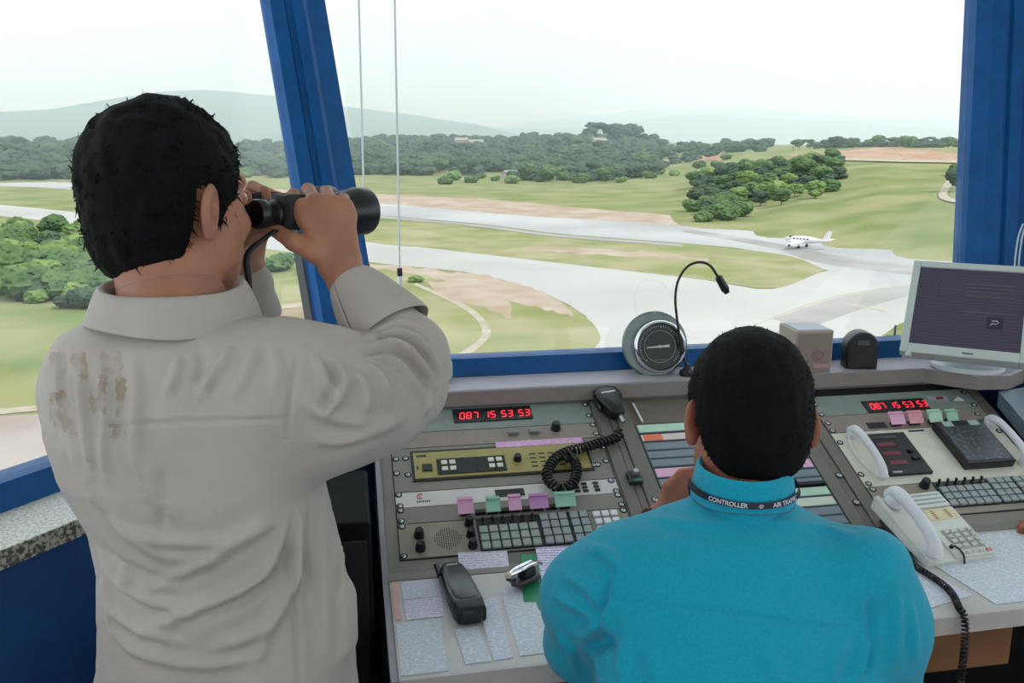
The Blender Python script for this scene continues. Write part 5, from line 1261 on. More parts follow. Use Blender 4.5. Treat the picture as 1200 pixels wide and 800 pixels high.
def collar(name, c, ra, rb, az, rows, gap, m, parent, tilt=(0,0), n=64, thick=.0022):
    """a folded shirt collar: rows of (radius add, height), swept round the neck and open at the front by gap"""
    P = []; ca, sa = math.cos(az), math.sin(az)
    for dr, dz in rows:
        r_ = []
        for k in range(n+1):
            a = gap + (2*PI-2*gap)*k/n; front = max(0, math.cos(a))
            u, v = (ra+dr)*math.sin(a), (rb+dr)*math.cos(a)
            wob = .0035*math.sin(a*3+dz*60)*min(1, abs(dr)*60)
            z = dz*(1+.35*front) + tilt[0]*u + tilt[1]*v + wob
            r_.append(Vector(c) + Vector((u*ca+v*sa, -u*sa+v*ca, z)))
        P.append(r_)
    b = MB(); b.grid(P); o = b.build(name, m, parent, True, 70, normals=False)
    md = o.modifiers.new('thick', 'SOLIDIFY'); md.thickness = thick; md.offset = 0
    sd = o.modifiers.new('soft', 'SUBSURF'); sd.levels = 1; sd.render_levels = 1
    return o
def cloth(name, col, var=.05, sc=9, weave=1500, bump=.25, rough=.85):
    m = mat(name, col, rough, var=var, scale=sc, bump=bump, bscale=weave, sheen=.15, spec=.2); return m
# ------------------------------------------------------------------ the standing man with the binoculars
BAZ = R(50); Bd = Vector((math.sin(BAZ), math.cos(BAZ), -.030)).normalized(); Br = Vector((math.cos(BAZ), -math.sin(BAZ), 0)); Bu = Br.cross(Bd)
eyeR = U(299, 251, 1.20); eyeM = eyeR - Br*.033
man = thing('person', 'man in a beige shirt standing and looking through binoculars', 'person', (U(230,600,1.17).x, U(230,600,1.17).y, 0))
def un(o): o.matrix_parent_inverse = Matrix.Translation(man.location).inverted(); return o
HC = U(200, 236, 1.135); HM = frame(R(40), R(-2), 0)
AZT = R(22); TR = Vector((math.cos(AZT), -math.sin(AZT), 0)); TF = Vector((math.sin(AZT), math.cos(AZT), 0))
neckB = U(203, 366, 1.115)
shR, elR = U(333, 446, 1.085), U(476, 453, 1.165)
wrR = U(401, 316, 1.222)
M_shirtb = cloth('shirt_beige', rgb(177,167,158), .06)
trunk = [(U(206,345,1.12), .060, .060), (U(206,372,1.12), .100, .078), (U(203,392,1.122), .142, .096), (U(204,418,1.127), .160, .110), (U(206,455,1.133), .165, .118), (U(209,500,1.142), .166, .122), (U(224,550,1.155), .166, .122), (U(250,610,1.172), .157, .118), (U(261,660,1.187), .160, .120), (U(266,710,1.202), .167, .126), (U(268,770,1.218), .172, .130), (U(263,850,1.240), .190, .142)]
# left arm, mostly hidden by the trunk
LB = eyeM - Br*.033 + Bd*.062                                      # where the left hand holds its barrel
wrL = LB - Br*.050 - Bu*.080 - Bd*.005
shL = U(117, 452, 1.205); elL = wrL - Vector((0,0,.17)) - Br*.10 + Bd*.06
# --- skin: one body
f = Field((-.72,.60,.0), (.42,1.75,1.72), .0040)
hp_z = .86
ctr = U(263,800,1.225)
body = [(q[0], q[1]*.80, q[2]*.78) for q in trunk]
f.stack(body, AZT, .0)
f.cap(HC + HM @ Vector((0,-.022,-.045)), neckB, .0480, .0540, .02); f.cap(neckB, neckB-Vector((0,0,.05)), .062, .075, .03)
def legs(f, ra, k=.03):
    for s in (-1, 1):
        hpj = Vector((ctr.x, ctr.y, .86)) + TR*.068*s; kn = Vector((ctr.x, ctr.y, .46)) + TR*.10*s + TF*.01; an = Vector((ctr.x, ctr.y, .09)) + TR*.115*s - TF*.02
        f.chain([hpj, kn, an], [.076*ra, .060*ra, .045*ra], k); 
        if ra < 1.05: f.cap(an-Vector((0,0,.04)), an-Vector((0,0,.05))+TF*.13, .035, .03, .02)
legs(f, 1.0)
for sh, el, wr in ((shR, elR, wrR), (shL, elL, wrL)): f.chain([sh, el, wr], [.046, .032, .0275], .02)
p, q = f.mesh('body', 2)
# head and hands are grown finer and blended into the same body further on
fh = Field((-.32,1.02,1.26), (.12,1.52,1.58), .0023)
for sh, el, wr in ((None, elR, wrR), (None, elL, wrL)): fh.cap(wr + (el-wr)*.45, wr, .035, .0275, .01)
dR = (U(376, 242, 1.226) - wrR); vw = ray(380, 270).normalized(); nR = (-vw - dR.normalized()*(-vw).dot(dR.normalized())).normalized(); nR = (nR*.93 + Br*.12).normalized(); sR = dR.normalized().cross(nR); sR = sR if sR.dot(RT) < 0 else -sR
thR = [wrR + dR.normalized()*.018 + sR*.012, U(366,294,1.212), U(344,283,1.212), U(320,268,1.226)]
tipsR = hand(fh, wrR, dR, nR, sR, [(R(48),R(50),R(38)), (R(54),R(54),R(40)), (R(58),R(56),R(40)), (R(60),R(58),R(40))], .88, thR, 1.06)
wrL = wrL - Bu*.016; dL = (LB - Br*.036 + Bu*.006 - wrL)
tipsL = hand(fh, wrL, Bu + Bd*.05, -Br, -Bd, (R(40),R(62),R(40)), 1.0, [wrL + Bu*.02 - Bd*.012, LB - Br*.022 - Bu*.040 - Bd*.030, LB - Br*.004 - Bu*.042 - Bd*.040, LB + Br*.018 - Bu*.038 - Bd*.045], 1.0)
ph_, qh_ = fh.mesh('hands', 1)
fd = Field(HC-Vector((.15,.15,.20)), HC+Vector((.15,.15,.15)), .0022); fd.cap(HC + HM @ Vector((0,-.022,-.045)), neckB, .0575, .0620, .02); head(fd, HC, HM)
pd_, qd_ = fd.mesh('head', 1)
# join body and hands: drop body below the wrists, keep both overlapping well inside the sleeves
allp = np.concatenate([p, ph_, pd_]); allq = np.concatenate([q, qh_+len(p), qd_+len(p)+len(ph_)])
bo = un(tomesh('body', allp, allq, M_skin, man))
eb = MB()
for s in (-1, 1): eb.ball(HC + HM @ Vector((s*.0325,.0835,.003)), .0115, 2)
un(eb.build('eye', M_eye, man, True))
un(hair_mesh(HC, HM, man, 21, .0095, [(-.12,-.098),(-.068,-.098),(-.046,-.078),(-.034,-.046),(-.028,.014),(-.004,.022),(.006,-.02),(.016,-.046),(.036,-.038),(.050,.00),(.062,.042),(.08,.055)], .0036, 66, 2400, .076, tl=(.005,.011)))
# --- shirt
f = Field((-.74,.60,.78), (.20,1.72,1.46), .0036)
f.stack(trunk, AZT, 0.)
f.chain([shL, elL, wrL - (wrL-elL)*.12], [.062, .058, .044], .05)
f.cap(U(90,455,1.19), U(92,505,1.20), .026, .028, .05)
f.chain([shR, U(400,462,1.11), elR], [.078, .072, .050], .045); f.cap(U(345,505,1.11), U(455,490,1.135), .058, .034, .05)
f.chain([elR, U(474,420,1.165), U(452,392,1.185)], [.050, .054, .050], .02)
f.cap(U(400,700,1.15), U(402,745,1.16), .012, .010, .05)
f.cap(HC + HM @ Vector((0,-.022,-.045)), neckB-Vector((0,0,.02)), .066, .070, .01, 'cut')
# hem: rounded shirt tail, higher at the sides
c0 = npv(ctr)
f.put(lambda X, Y, Z: (Z - (.835 + .10*np.clip(np.abs((X-c0[0])*math.cos(AZT)-(Y-c0[1])*math.sin(AZT))/.17, 0, 1.2)**2.5)), f.lo, (f.lo[0]+f.n[0]*f.h, f.lo[1]+f.n[1]*f.h, 1.0), .004, 'cut') if False else None
f.half((0,0,.80), (0,0,-1))
p, q = f.mesh('shirt', 2)
SH_FOLDS = [([(350,412),(344,440),(338,480),(336,515)], -.0026, .0040), ([(108,499),(160,497),(220,494),(300,492),(335,490)], -.0022, .0034),
 ([(339,600),(325,640),(302,679),(224,716),(166,742)], .0062, .010), ([(344,622),(330,664),(290,700),(213,728)], -.0045, .008), ([(334,604),(300,625),(271,640),(213,674),(170,690)], .0058, .010), ([(323,598),(280,625),(250,636),(192,634),(150,622)], .0048, .010), ([(348,640),(342,690),(310,735),(250,762)], .0055, .010), ([(342,684),(346,730),(352,800)], -.0030, .005), ([(330,690),(318,730),(300,780)], .004, .009),
 ([(352,594),(348,640),(346,690)], .0055, .008), ([(364,585),(360,640),(364,700)], -.0050, .008), ([(381,574),(377,632),(380,700),(384,760)], .0050, .010), ([(396,590),(398,640),(402,700)], .004, .008),
 ([(116,648),(134,677),(170,700),(224,716)], .0060, .009), ([(112,628),(140,660),(190,680),(240,672)], -.0045, .009), ([(128,600),(150,625),(190,650),(250,655)], .0045, .010), ([(132,742),(166,766),(239,779),(300,770)], .0045, .009), ([(124,712),(160,736),(210,752)], .0045, .009), ([(118,670),(126,700),(132,740)], .004, .009), ([(140,660),(146,672),(150,684)], .006, .010),
 ([(115,420),(124,470),(120,530),(126,560)], .0045, .009), ([(152,410),(160,460),(158,520),(170,580)], .0045, .010), ([(92,430),(98,490),(106,560)], .0045, .008), ([(171,537),(184,570),(196,600)], .0045, .011), ([(186,540),(192,580),(188,620)], -.003, .009), ([(80,520),(98,560),(118,592)], .0055, .010), ([(66,410),(68,440),(70,480)], .004, .008),
 ([(213,415),(204,440),(197,462)], .0040, .007), ([(276,404),(256,430),(234,462)], .0045, .008), ([(236,405),(236,430),(230,455)], -.003, .007), ([(300,402),(292,430),(276,460)], .0035, .008), ([(318,405),(326,430),(322,460)], .003, .008),
 ([(371,416),(380,440),(394,460)], .0050, .007), ([(394,422),(406,445),(398,468),(379,486)], .0055, .007), ([(384,420),(390,450),(380,474)], -.0035, .006), ([(412,416),(450,401),(480,409),(512,452)], .0062, .0065), ([(416,408),(457,390),(490,396),(514,430)], .0062, .0065), ([(424,398),(458,380),(488,378)], .0055, .006), ([(427,420),(457,422),(482,445),(502,476)], .0060, .0065), ([(414,412),(454,396),(486,403),(514,442)], -.0045, .005), ([(422,416),(456,411),(482,424),(508,462)], -.0045, .005), ([(420,424),(445,438),(455,468)], .0050, .007), ([(412,428),(428,455),(430,486)], .0045, .008), ([(365,515),(410,515),(470,492)], .004, .010), ([(352,470),(395,492),(440,498)], .0035, .009), ([(500,440),(505,460),(498,485)], .004, .007)]
p = folds(p, q, [(a, b*1.35, c) for a, b, c in SH_FOLDS])
nn = normals(p, q); p = p + nn*(.0020*vnoise(p, 40, 5, 3) + .0008*vnoise(p, 150, 6, 1))[:,None]
# faded print on the left shoulder blade: broad worn letters, part of the cloth
def faded(name, base, ink):
    m = base.copy(); m.name = name; nt = m.node_tree; b = nt.nodes['Principled BSDF']; src = b.inputs['Base Color'].links[0].from_socket; L = nt.links.new
    tc = nt.nodes.new('ShaderNodeTexCoord'); n = nt.nodes.new('ShaderNodeTexNoise'); n.inputs['Scale'].default_value = 45; n.inputs['Detail'].default_value = 5; L(tc.outputs['Object'], n.inputs['Vector'])
    cr = nt.nodes.new('ShaderNodeValToRGB'); cr.color_ramp.elements[0].position = .40; cr.color_ramp.elements[0].color = (0,0,0,1); cr.color_ramp.elements[1].position = .62; cr.color_ramp.elements[1].color = (.85,.85,.85,1); L(n.outputs['Fac'], cr.inputs['Fac'])
    mx = nt.nodes.new('ShaderNodeMix'); mx.data_type = 'RGBA'; L(src, mx.inputs['A']); mx.inputs['B'].default_value = (*ink, 1); L(cr.outputs[0], mx.inputs['Factor']); L(mx.outputs['Result'], b.inputs['Base Color']); return m
M_print = faded('shirt_faded_print', M_shirtb, rgb(150,132,112))
so_ = un(tomesh('shirt', p, q, [M_shirtb, M_print], man))
bvS = BVHTree.FromPolygons([tuple(v) for v in p], [tuple(fc) for fc in q])
cen = p[q].mean(1); 
def inpoly(x, y, P):
    r = np.zeros(len(x), bool); j = len(P)-1
    for i in range(len(P)):
        xi, yi = P[i]; xj, yj = P[j]; r ^= ((yi > y) != (yj > y)) & (x < (xj-xi)*(y-yi)/(yj-yi+1e-9)+xi); j = i
    return r
rel = cen - npv(CAM); zc = rel@npv(FW); sx = 600+F_PX*(rel@npv(RT))/zc; sy = 400-F_PX*(rel@npv(UP))/zc
near = zc < 1.13
BL = [[(118,413),(140,411),(146,430),(138,436),(148,445),(146,488),(136,490),(136,440),(126,440),(124,486),(112,480),(116,440),(120,436)], [(84,406),(100,412),(104,440),(96,448),(88,430),(82,424)], [(58,412),(78,412),(78,440),(70,446),(58,440)], [(58,458),(76,458),(84,478),(90,510),(80,516),(70,500),(66,512),(58,508)], [(130,498),(150,496),(154,516),(144,523),(132,518)], [(104,455),(112,470),(114,490),(106,480)]]
msk = np.zeros(len(cen), bool)
for P in BL: msk |= inpoly(sx, sy, P)
so_.data.polygons.foreach_set('material_index', (msk & near).astype(np.int32)); so_.data.update()
# collar
cc = U(204, 352, 1.118); cc.z = 1.392
M_shirtc = M_shirtb
o = collar('collar', cc, .082, .080, R(33), [(-.004,-.034),(-.006,-.010),(-.003,.006),(.004,.008),(.010,.000),(.018,-.018),(.025,-.036)], R(32), M_shirtc, so_, (-.035,.03))
# turned back cuff
def cuff(c0, c1, r0, r1, name, parent):
    ax = (c1-c0).normalized(); e1 = ax.orthogonal().normalized(); e2 = ax.cross(e1); rows = []
    for t, r_ in ((0,r0-.004),(-.01,r0),(.15,r0+(r1-r0)*.25),(.5,r0+(r1-r0)*.6),(.85,r0+(r1-r0)*.92),(1.,r1)):
        row = []
        for k in range(41):
            a = 2*PI*k/40; w = .0022*math.sin(3*a+1)+.0016*math.sin(5*a)
            row.append(c0 + (c1-c0)*t + (e1*math.cos(a)+e2*math.sin(a))*(r_+w*t))
        rows.append(row)
    b = MB(); b.grid(rows); o = b.build(name, M_shirtb, parent, True, 80, normals=False); md = o.modifiers.new('thick','SOLIDIFY'); md.thickness = .0025; md.offset = 0
    o.modifiers.new('soft','SUBSURF').render_levels = 1; return o
cuff(U(411,329,1.215), U(457,394,1.185), .031, .060, 'cuff', so_)
cuff(wrL - (wrL-elL).normalized()*.010, wrL - (wrL-elL).normalized()*.075, .034, .052, 'cuff', so_)
# trousers and shoes
f = Field((-.72,.62,.03), (.36,1.62,1.02), .006)
f.stack([(Vector((ctr.x,ctr.y,.80)), .138, .10), (Vector((ctr.x,ctr.y,.98)), .135, .10)], AZT, 0.)
legs(f, 1.12, .04); f.half((0,0,.055), (0,0,-1))
p, q = f.mesh('trousers', 2); p += normals(p, q)*(.003*vnoise(p, 30, 8, 2))[:,None]
un(tomesh('trousers', p, q, cloth('denim', rgb(46,60,92), .12), man))
for s in (-1, 1):
    an = Vector((ctr.x, ctr.y, .09)) + TR*.115*s - TF*.02; f = Field(an-Vector((.2,.2,.1)), an+Vector((.25,.25,.05)), .005)
    f.cap(an-Vector((0,0,.04)), an-Vector((0,0,.05))+TF*.15, .048, .044, .02); f.cap(an, an-Vector((0,0,.04)), .050, .046, .02); f.half((0,0,.002), (0,0,-1))
    p, q = f.mesh('shoe', 2); un(tomesh('shoe', p, q, mat('shoe_leather', rgb(30,26,24), .45), man))

# ------------------------------------------------------------------ binoculars
bi = thing('binoculars', 'black binoculars held to the eyes of the standing man', 'binoculars', eyeM)
bi.rotation_euler = Matrix((Br, Bd, Bu)).transposed().to_euler()
M_bin = mat('binocular_black', rgb(22,24,26), .32, var=.15); M_bing = mat('binocular_grip', rgb(28,30,32), .55, var=.2, bump=.6, bscale=900); M_lens = mat('lens_coating', rgb(40,30,60), .05, metal=.6)
Ry = Matrix(((1,0,0,0),(0,0,1,0),(0,-1,0,0),(0,0,0,1)))          # lathe axis z -> +y
for s, nm in ((1,'barrel'), (-1,'barrel')):
    X = Matrix.Translation((s*.033,0,0)) @ Ry
    b = MB(); b.lathe([(.0150,.002),(.0190,.000),(.0205,.003),(.0200,.014),(.0175,.017),(.0170,.028),(.0195,.030),(.0195,.040)], X, 28)
    X2 = Matrix.Translation((s*.040,0,0)) @ Ry
    b.lathe([(.0215,.068),(.0240,.074),(.0245,.090),(.0255,.108),(.0290,.135),(.0335,.158),(.0350,.164),(.0352,.184),(.0340,.187),(.0318,.187),(.0312,.176)], X2, 36)
    bo_ = b.build('barrel', M_bin, bi, True, 40)
    MB().lathe([(.0312,.176),(.022,.178),(.0001,.179)], X2, 28).build('objective_lens', M_lens, bo_, True)
    MB().lathe([(.0150,.002),(.012,.006),(.0001,.006)], X, 20).build('eyepiece_lens', M_lens, bo_, True)
    b = MB(); b.prism([(s*.016,-.024),(s*.052,-.022),(s*.062,-.008),(s*.062,.014),(s*.052,.026),(s*.020,.027)], .044, Matrix.Translation((0,.034,0)) @ Matrix(((1,0,0,0),(0,0,1,0),(0,1,0,0),(0,0,0,1))), bev=.006); b.build('prism_housing', M_bing, bi, True, 40)
    b = MB(); b.lathe([(.0045,0),(.0045,.006),(.003,.008),(.0001,.008)], Matrix.Translation((s*.060,.046,-.008)) @ Matrix.Rotation(s*R(90),4,'Y'), 12); b.build('strap_lug', M_chrome, bi, True)
b = MB(); b.cyl((0,.014,.004), (0,.100,.004), .0085, 16); b.box((0,.030,.006), (.048,.012,.010), bev=.003); b.box((0,.078,.004), (.056,.016,.012), bev=.003); b.build('hinge', M_bin, bi, True, 40)
b = MB(); b.lathe([(.011,0),(.0125,.002),(.0125,.014),(.011,.016)], Matrix.Translation((0,.044,.006)) @ Ry, 24); b.build('focus_wheel', M_bing, bi, True, 40)
# strap: a flat band hanging from both lugs
inv = (Matrix.Translation(eyeM) @ Matrix((Br, Bd, Bu)).transposed().to_4x4()).inverted()
lug = inv @ U(291, 290, 1.19)
sp = spline([Vector((.052,.018,-.020)), inv @ U(291,296,1.188), inv @ U(291,330,1.19), inv @ U(292,368,1.20), inv @ U(285,420,1.24), inv @ U(270,440,1.28), inv @ U(262,400,1.30), Vector((-.075,.02,-.09)), Vector((-.066,.046,-.008))], 8)
wv_ = Vector((RT.dot(Br), RT.dot(Bd), 0)).normalized()*.0044; rows = []
for i, c_ in enumerate(sp):
    rows.append([c_ + wv_, c_ - wv_])
b = MB(); b.grid(rows); o = b.build('strap', M_plblack2, bi, True, normals=False); md = o.modifiers.new('thick','SOLIDIFY'); md.thickness = .0018
# ------------------------------------------------------------------ the seated controller
sm = thing('person', 'man in a turquoise shirt seated at the console with his back turned', 'person', (U(862,700,1.27).x, U(862,700,1.27).y, 0))
def us(o): o.matrix_parent_inverse = Matrix.Translation(sm.location).inverted(); return o
A2 = R(13); SR = Vector((math.cos(A2), -math.sin(A2), 0)); SF = Vector((math.sin(A2), math.cos(A2), 0))
H2 = U(877, 488, 1.315); HM2 = frame(R(11), R(-20), R(1))
nb2 = U(872, 588, 1.285)
hip = Vector((U(862,700,1.2).x-.02, 1.04, .53)); hip = Vector((.27+SF.x*0, 1.02, .53)); hip.x = U(862,800,1.22).x - .01
sL, eL = U(718, 662, 1.285), U(684, 752, 1.395); wL = U(772, 612, 1.50)
sR_, eR = U(1016, 668, 1.235), U(1034, 800, 1.30); wR_ = onz(985, 690, ZD+.035)
trunk2 = [(U(872,578,1.285), .060, .055), (U(870,596,1.28), .085, .062), (U(866,612,1.28), .128, .080), (U(863,632,1.278), .165, .092), (U(861,660,1.275), .188, .104), (U(861,700,1.268), .198, .116), (U(862,750,1.255), .196, .122), (U(863,800,1.235), .192, .124), (Vector((hip.x+.01, 1.09, .70)), .185, .122), (Vector((hip.x, 1.04, .56)), .185, .125), (Vector((hip.x, 1.02, .49)), .18, .12)]
# --- body
f = Field((-.02,.72,.0), (.86,1.72,1.36), .0042)
f.stack([(q[0], q[1]*.78, q[2]*.78) for q in trunk2], A2, 0.)
f.cap(H2 + HM2 @ Vector((0,-.018,-.040)), nb2, .0470, .0480, .02); f.cap(nb2, nb2-Vector((0,0,.05)), .050, .052, .03)
def legs2(f, g, k=.03):
    for s in (-1, 1):
        h0 = hip + SR*.085*s + Vector((0,0,.01)); k0 = h0 + SF*.42 + SR*.05*s + Vector((0,0,.02)); a0 = Vector((k0.x, k0.y, .09)) - SF*.03
        f.chain([h0, k0, a0], [.082*g, .060*g, .044*g], k)
        if g < 1.05: f.cap(a0-Vector((0,0,.04)), a0-Vector((0,0,.05))+SF*.13, .034, .03, .02)
legs2(f, 1.0)
for a, b_, c in ((sL, eL, wL), (sR_, eR, wR_)): f.chain([a, b_, c], [.046, .036, .027], .02)
p, q = f.mesh('body', 2)
fh = Field((.28,1.20,.70), (.86,1.74,1.24), .0024)
fh.cap(wL+(eL-wL)*.5, wL, .034, .0265, .01); fh.cap(wR_+(eR-wR_)*.5, wR_, .034, .0265, .01)
chin = U(842, 566, 1.47)
dh = (chin - wL).normalized(); nv = (-ray(800,580)).normalized(); nv = (nv - dh*nv.dot(dh)).normalized(); sv = dh.cross(nv); sv = sv if sv.z > 0 else -sv
hand(fh, wL, dh, nv, sv, (R(35),R(55),R(35)), .9, [wL+dh*.02+sv*.012, wL+dh*.05+sv*.036, wL+dh*.078+sv*.042, wL+dh*.10+sv*.036])
hand(fh, wR_, (SF*.95 - SR*.35), Vector((0,0,1)), -SR, (R(22),R(34),R(24)), 1.0, [wR_+SF*.02-SR*.012, wR_+SF*.045-SR*.042-Vector((0,0,.006)), wR_+SF*.068-SR*.054-Vector((0,0,.012)), wR_+SF*.09-SR*.056-Vector((0,0,.016))])
ph_, qh_ = fh.mesh('hands', 1)
fd = Field(H2-Vector((.15,.16,.19)), H2+Vector((.15,.16,.15)), .0022); fd.cap(H2 + HM2 @ Vector((0,-.018,-.040)), nb2, .0540, .0550, .02); head(fd, H2, HM2, .78)
pd_, qd_ = fd.mesh('head', 1)
us(tomesh('body', np.concatenate([p, ph_, pd_]), np.concatenate([q, qh_+len(p), qd_+len(p)+len(ph_)]), M_skin2, sm))
eb = MB()
for s in (-1, 1): eb.ball(H2 + HM2 @ Vector((s*.0325,.0835,.003)), .0115, 2)
us(eb.build('eye', M_eye, sm, True))
us(hair_mesh(H2, HM2, sm, 33, .0105, [(-.12,-.092),(-.066,-.092),(-.046,-.074),(-.036,-.046),(-.030,.014),(-.004,.022),(.006,-.02),(.016,-.045),(.036,-.034),(.048,.00),(.060,.044),(.08,.055)], .0016, 110, 6500, .076, tl=(.003,.0065)))
# --- shirt
M_turq = cloth('shirt_turquoise', rgb(13,156,184), .06, 260)
f = Field((-.04,.74,.48), (.88,1.56,1.16), .0036)
f.stack(trunk2[:-1], A2, 0.)
f.chain([sL + Vector((.012,0,-.006)), U(690,700,1.335), eL], [.058, .062, .052], .05); f.chain([eL, eL+(wL-eL)*.80], [.052, .036], .02)
f.ell(U(672,706,1.355), np.eye(3), (.036,.040,.040), .022); f.cap(eL + Vector((-.004,-.004,.0)), eL+Vector((.020,.004,-.012)), .050, .046, .03)
f.chain([sR_, U(1028,730,1.262), eR], [.060, .060, .050], .05); f.chain([eR, eR+(wR_-eR)*.8], [.050, .036], .02)
f.cap(H2 + HM2 @ Vector((0,-.018,-.040)), nb2-Vector((0,0,.012)), .0590, .0590, .01, 'cut')
f.half((0,0,.52), (0,0,-1))
p, q = f.mesh('shirt', 2)
F2 = [([(700,704),(760,708),(840,716),(920,728),(980,735),(1046,738)], -.0016, .0035),
 ([(716,672),(708,700),(704,740),(706,790)], -.0045, .007), ([(1018,700),(1022,740),(1016,790)], -.0035, .007),
 ([(690,640),(712,650),(728,668)], .0045, .010), ([(660,672),(690,690),(704,712)], .004, .010), ([(648,700),(680,712),(700,730)], .0045, .010), ([(672,745),(700,735),(716,712)], .0055, .010), ([(650,740),(668,760),(676,785)], .005, .010), ([(690,770),(702,752),(718,756)], -.008, .012),
 ([(1024,745),(1010,770),(1002,798)], .0050, .010), ([(1048,690),(1052,730),(1050,775)], .0040, .012), ([(990,760),(978,778),(972,798)], .004, .010), ([(735,745),(728,770),(730,798)], .0040, .012), ([(760,760),(765,780),(764,799)], .003, .012), ([(900,760),(905,780),(906,799)], .0025, .014),
 ([(760,606),(800,612),(850,616)], .0025, .012), ([(900,612),(960,616),(1000,630)], .0025, .012), ([(1064,700),(1070,730),(1074,770)], .0035, .010)]
p = folds(p, q, [(a, b*1.8, c) for a, b, c in F2]); nn = normals(p, q); p = p + nn*(.0016*vnoise(p, 30, 15, 2) + .0006*vnoise(p, 120, 16, 1))[:,None]
s2 = us(tomesh('shirt', p, q, M_turq, sm))
bv2 = BVHTree.FromPolygons([tuple(v) for v in p], [tuple(fc) for fc in q])
cc2 = U(874, 590, 1.282)
M_turqc = M_turq
collar('collar', cc2+Vector((-.006,0,.043)), .0615, .0600, R(12), [(.006,-.085),(-.001,-.040),(-.003,-.004),(-.002,.014),(.001,.017),(.005,.013),(.008,-.006),(.012,-.030)], R(20), M_turqc, s2, (0,.03), thick=.0016)
# --- lanyard with its lettering, lying round the foot of the collar
M_lan = mat('lanyard_navy', rgb(22,22,44), .6); M_lant = mat('lanyard_text', rgb(206,206,216), .6)
lc = cc2 + Vector((-.0055,0,.031)); LA, LBd = .0752, .0755; ca, sa = math.cos(R(12)), math.sin(R(12))
def lpt(a, out=0., up=0.):
    u, v = (LA+out)*math.sin(a), -(LBd+out)*math.cos(a); x = Vector((u*ca+v*sa, -u*sa+v*ca, 0)); drop = .0 if abs(a) < 1.75 else -(abs(a)-1.75)*.10
    z = up + .03*(-math.cos(a))*LBd + drop
    return lc + x + Vector((0,0,z))
rows = []
for k in range(61):
    a = -2.3 + 4.6*k/60; rows.append([lpt(a, .0022, -.0042), lpt(a, .0, .0042)])
b = MB(); b.grid(rows); lan = us(b.build('lanyard', M_lan, sm, False, normals=False)); md = lan.modifiers.new('thick','SOLIDIFY'); md.thickness = .0012; md.offset = 0
def onband(txt, size, a0, name):
    o = lettering(name, txt, size, M_lant, lan, (0,0,0), bold=True, ext=.0001)
    for v in o.data.vertices:
        x, y = v.co.x, v.co.y; a = a0 + x/((LA+LBd)/2); t = (y+.0042)/.0084
        v.co = lpt(a, .0022*(1-t)+.0012+v.co.z, y)
    return o
onband('CONTROLLER', .0084, -.50, 'lettering'); onband('AIR TRAFFIC', .0084, .62, 'lettering')
b = MB(); b.tube([lpt(.09+.036*math.cos(t), .0022, .0026*math.sin(t)) for t in np.linspace(0, 2*PI, 17)[:-1]], .0004, 5, True); b.tube([lpt(.09+.014*math.cos(t), .0022, .0026*math.sin(t)) for t in np.linspace(0, 2*PI, 13)[:-1]], .0003, 5, True); b.tube([lpt(.054, .0022, 0), lpt(.09, .0024, 0), lpt(.126, .0022, 0)], .0003, 5); b.build('emblem', M_lant, lan)
# beaded bracelet on the raised wrist
b = MB(); ax = (wL-eL).normalized(); e1 = ax.orthogonal().normalized(); e2 = ax.cross(e1); bc = wL + ax*.002
for k in range(18):
    a = 2*PI*k/18; b.mi = k % 3 == 0 and 1 or 0; b.ball(bc + (e1*math.cos(a)+e2*math.sin(a))*.0300, .0046, 1)
us(b.build('bracelet', [mat('bead_brown', rgb(92,48,40), .4), mat('bead_pale', rgb(206,190,170), .3)], sm, True))
# trousers and shoes under the desk
f = Field((-.02,.80,.03), (.80,1.66,.72), .006); f.stack([(Vector((hip.x,1.02,.49)), .175, .12), (Vector((hip.x,1.05,.60)), .175, .118)], A2, 0.); legs2(f, 1.12, .04); f.half((0,0,.055), (0,0,-1))
p, q = f.mesh('trousers', 2); us(tomesh('trousers', p, q, cloth('trousers_navy', rgb(34,40,58), .1), sm))
for s in (-1, 1):
    h0 = hip + SR*.085*s; k0 = h0 + SF*.42 + SR*.05*s; an = Vector((k0.x, k0.y, .09)) - SF*.03; f = Field(an-Vector((.2,.2,.1)), an+Vector((.25,.25,.05)), .005)
    f.cap(an-Vector((0,0,.04)), an-Vector((0,0,.05))+SF*.15, .048, .044, .02); f.cap(an, an-Vector((0,0,.04)), .050, .046, .02); f.half((0,0,.002), (0,0,-1))
    p, q = f.mesh('shoe', 2); us(tomesh('shoe', p, q, mat('shoe_leather', rgb(30,26,24), .45), sm))
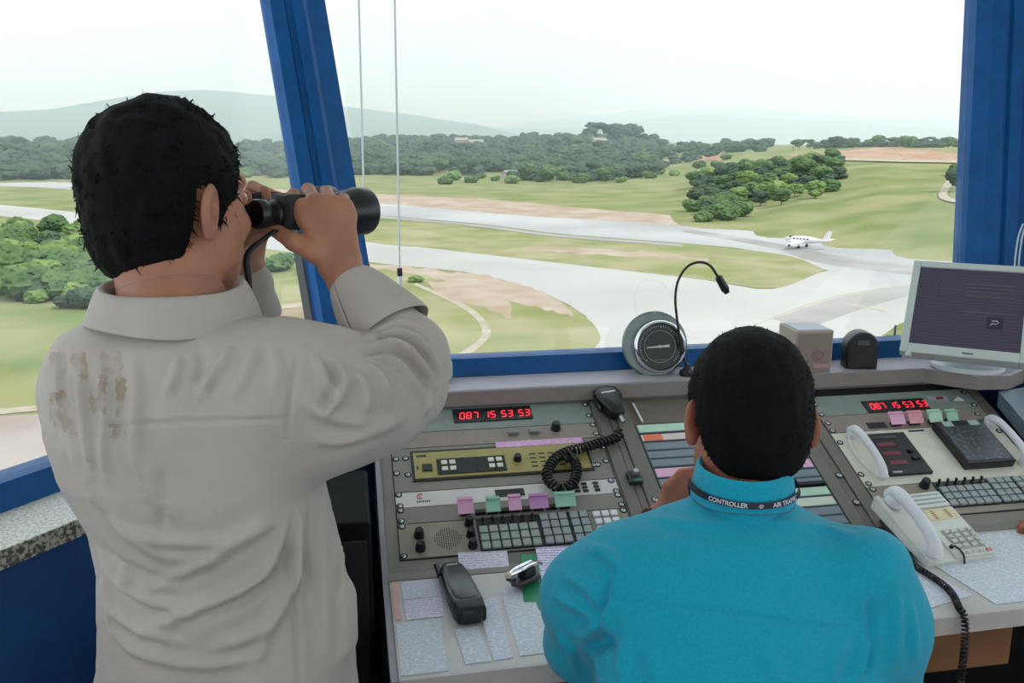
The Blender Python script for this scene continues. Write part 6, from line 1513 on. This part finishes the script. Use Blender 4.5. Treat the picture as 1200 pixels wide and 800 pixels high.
# --- his chair
ch = thing('swivel_chair', 'black swivel chair under the seated man in the turquoise shirt', 'chair', (hip.x, 1.06, 0), (0,0,-A2))
M_chair = mat('chair_fabric', rgb(28,28,32), .9, bump=.4, bscale=500)
b = MB(); b.box((0,.02,.375), (.46,.44,.060), bev=.025, seg=3); b.build('seat', M_chair, ch, True, 60)
MB().lathe([(.028,.10),(.028,.22),(.018,.22),(.018,.345)], None, 16).build('post', M_plblack, ch, True)
b = MB()
for k in range(5):
    a = 2*PI*k/5; d = Vector((math.cos(a), math.sin(a), 0)); b.tube([Vector((0,0,.115)), d*.14+Vector((0,0,.105)), d*.27+Vector((0,0,.075))], [.022,.019,.014], 10); b.cyl(d*.27+Vector((0,0,.075)), d*.27+Vector((0,0,.05)), .008, 10)
b.build('base', M_plblack, ch, True)
for k in range(5):
    a = 2*PI*k/5; d = Vector((math.cos(a), math.sin(a), 0)); t = Vector((-d.y, d.x, 0)); b = MB(); b.cyl(d*.27+t*-.022+Vector((0,0,.028)), d*.27+t*.022+Vector((0,0,.028)), .027, 18, bev=.004); b.build('caster', M_plblack2, ch, True, 40)

# ------------------------------------------------------------------ a hand reaching in at the right
hw = onz(1212, 622, ZD+.040) + Vector((.165,.03,.0)); third = thing('person', 'bare hand and forearm of a person reaching in over the right of the desk', 'person', (hw.x, hw.y, ZD))
f = Field(hw+Vector((-.22,-.16,-.07)), hw+Vector((.40,.30,.16)), .0026)
dd = Vector((-.93,.36,-.05)).normalized(); el3 = hw - dd*.26 + Vector((0,0,.06)); f.cap(el3, hw, .042, .028, .01)
nn3 = Vector((.0,.0,1)); nn3 = (nn3-dd*nn3.dot(dd)).normalized(); ss3 = dd.cross(nn3)
if ss3.y < 0: ss3 = -ss3
hand(f, hw, dd, nn3, -ss3, (R(28),R(40),R(28)), 1.0, [hw+dd*.02-ss3*.014, hw+dd*.045-ss3*.042, hw+dd*.070-ss3*.052-nn3*.012, hw+dd*.092-ss3*.050-nn3*.022])
p, q = f.mesh('body', 2); o = tomesh('body', p, q, M_skin2, third); o.matrix_parent_inverse = Matrix.Translation(third.location).inverted()
vs_ = SC.view_settings
SC.display_settings.display_device = 'sRGB'
vs_.view_transform = 'Standard'; vs_.look = 'None'; vs_.exposure = 0.32; vs_.gamma = 1.0; vs_.use_curve_mapping = False
SC.cycles.max_bounces = 8; SC.cycles.diffuse_bounces = 4; SC.cycles.transparent_max_bounces = 12; SC.cycles.volume_bounces = 6
SC.cycles.use_denoising = True
SC.cycles.sample_clamp_indirect = 8
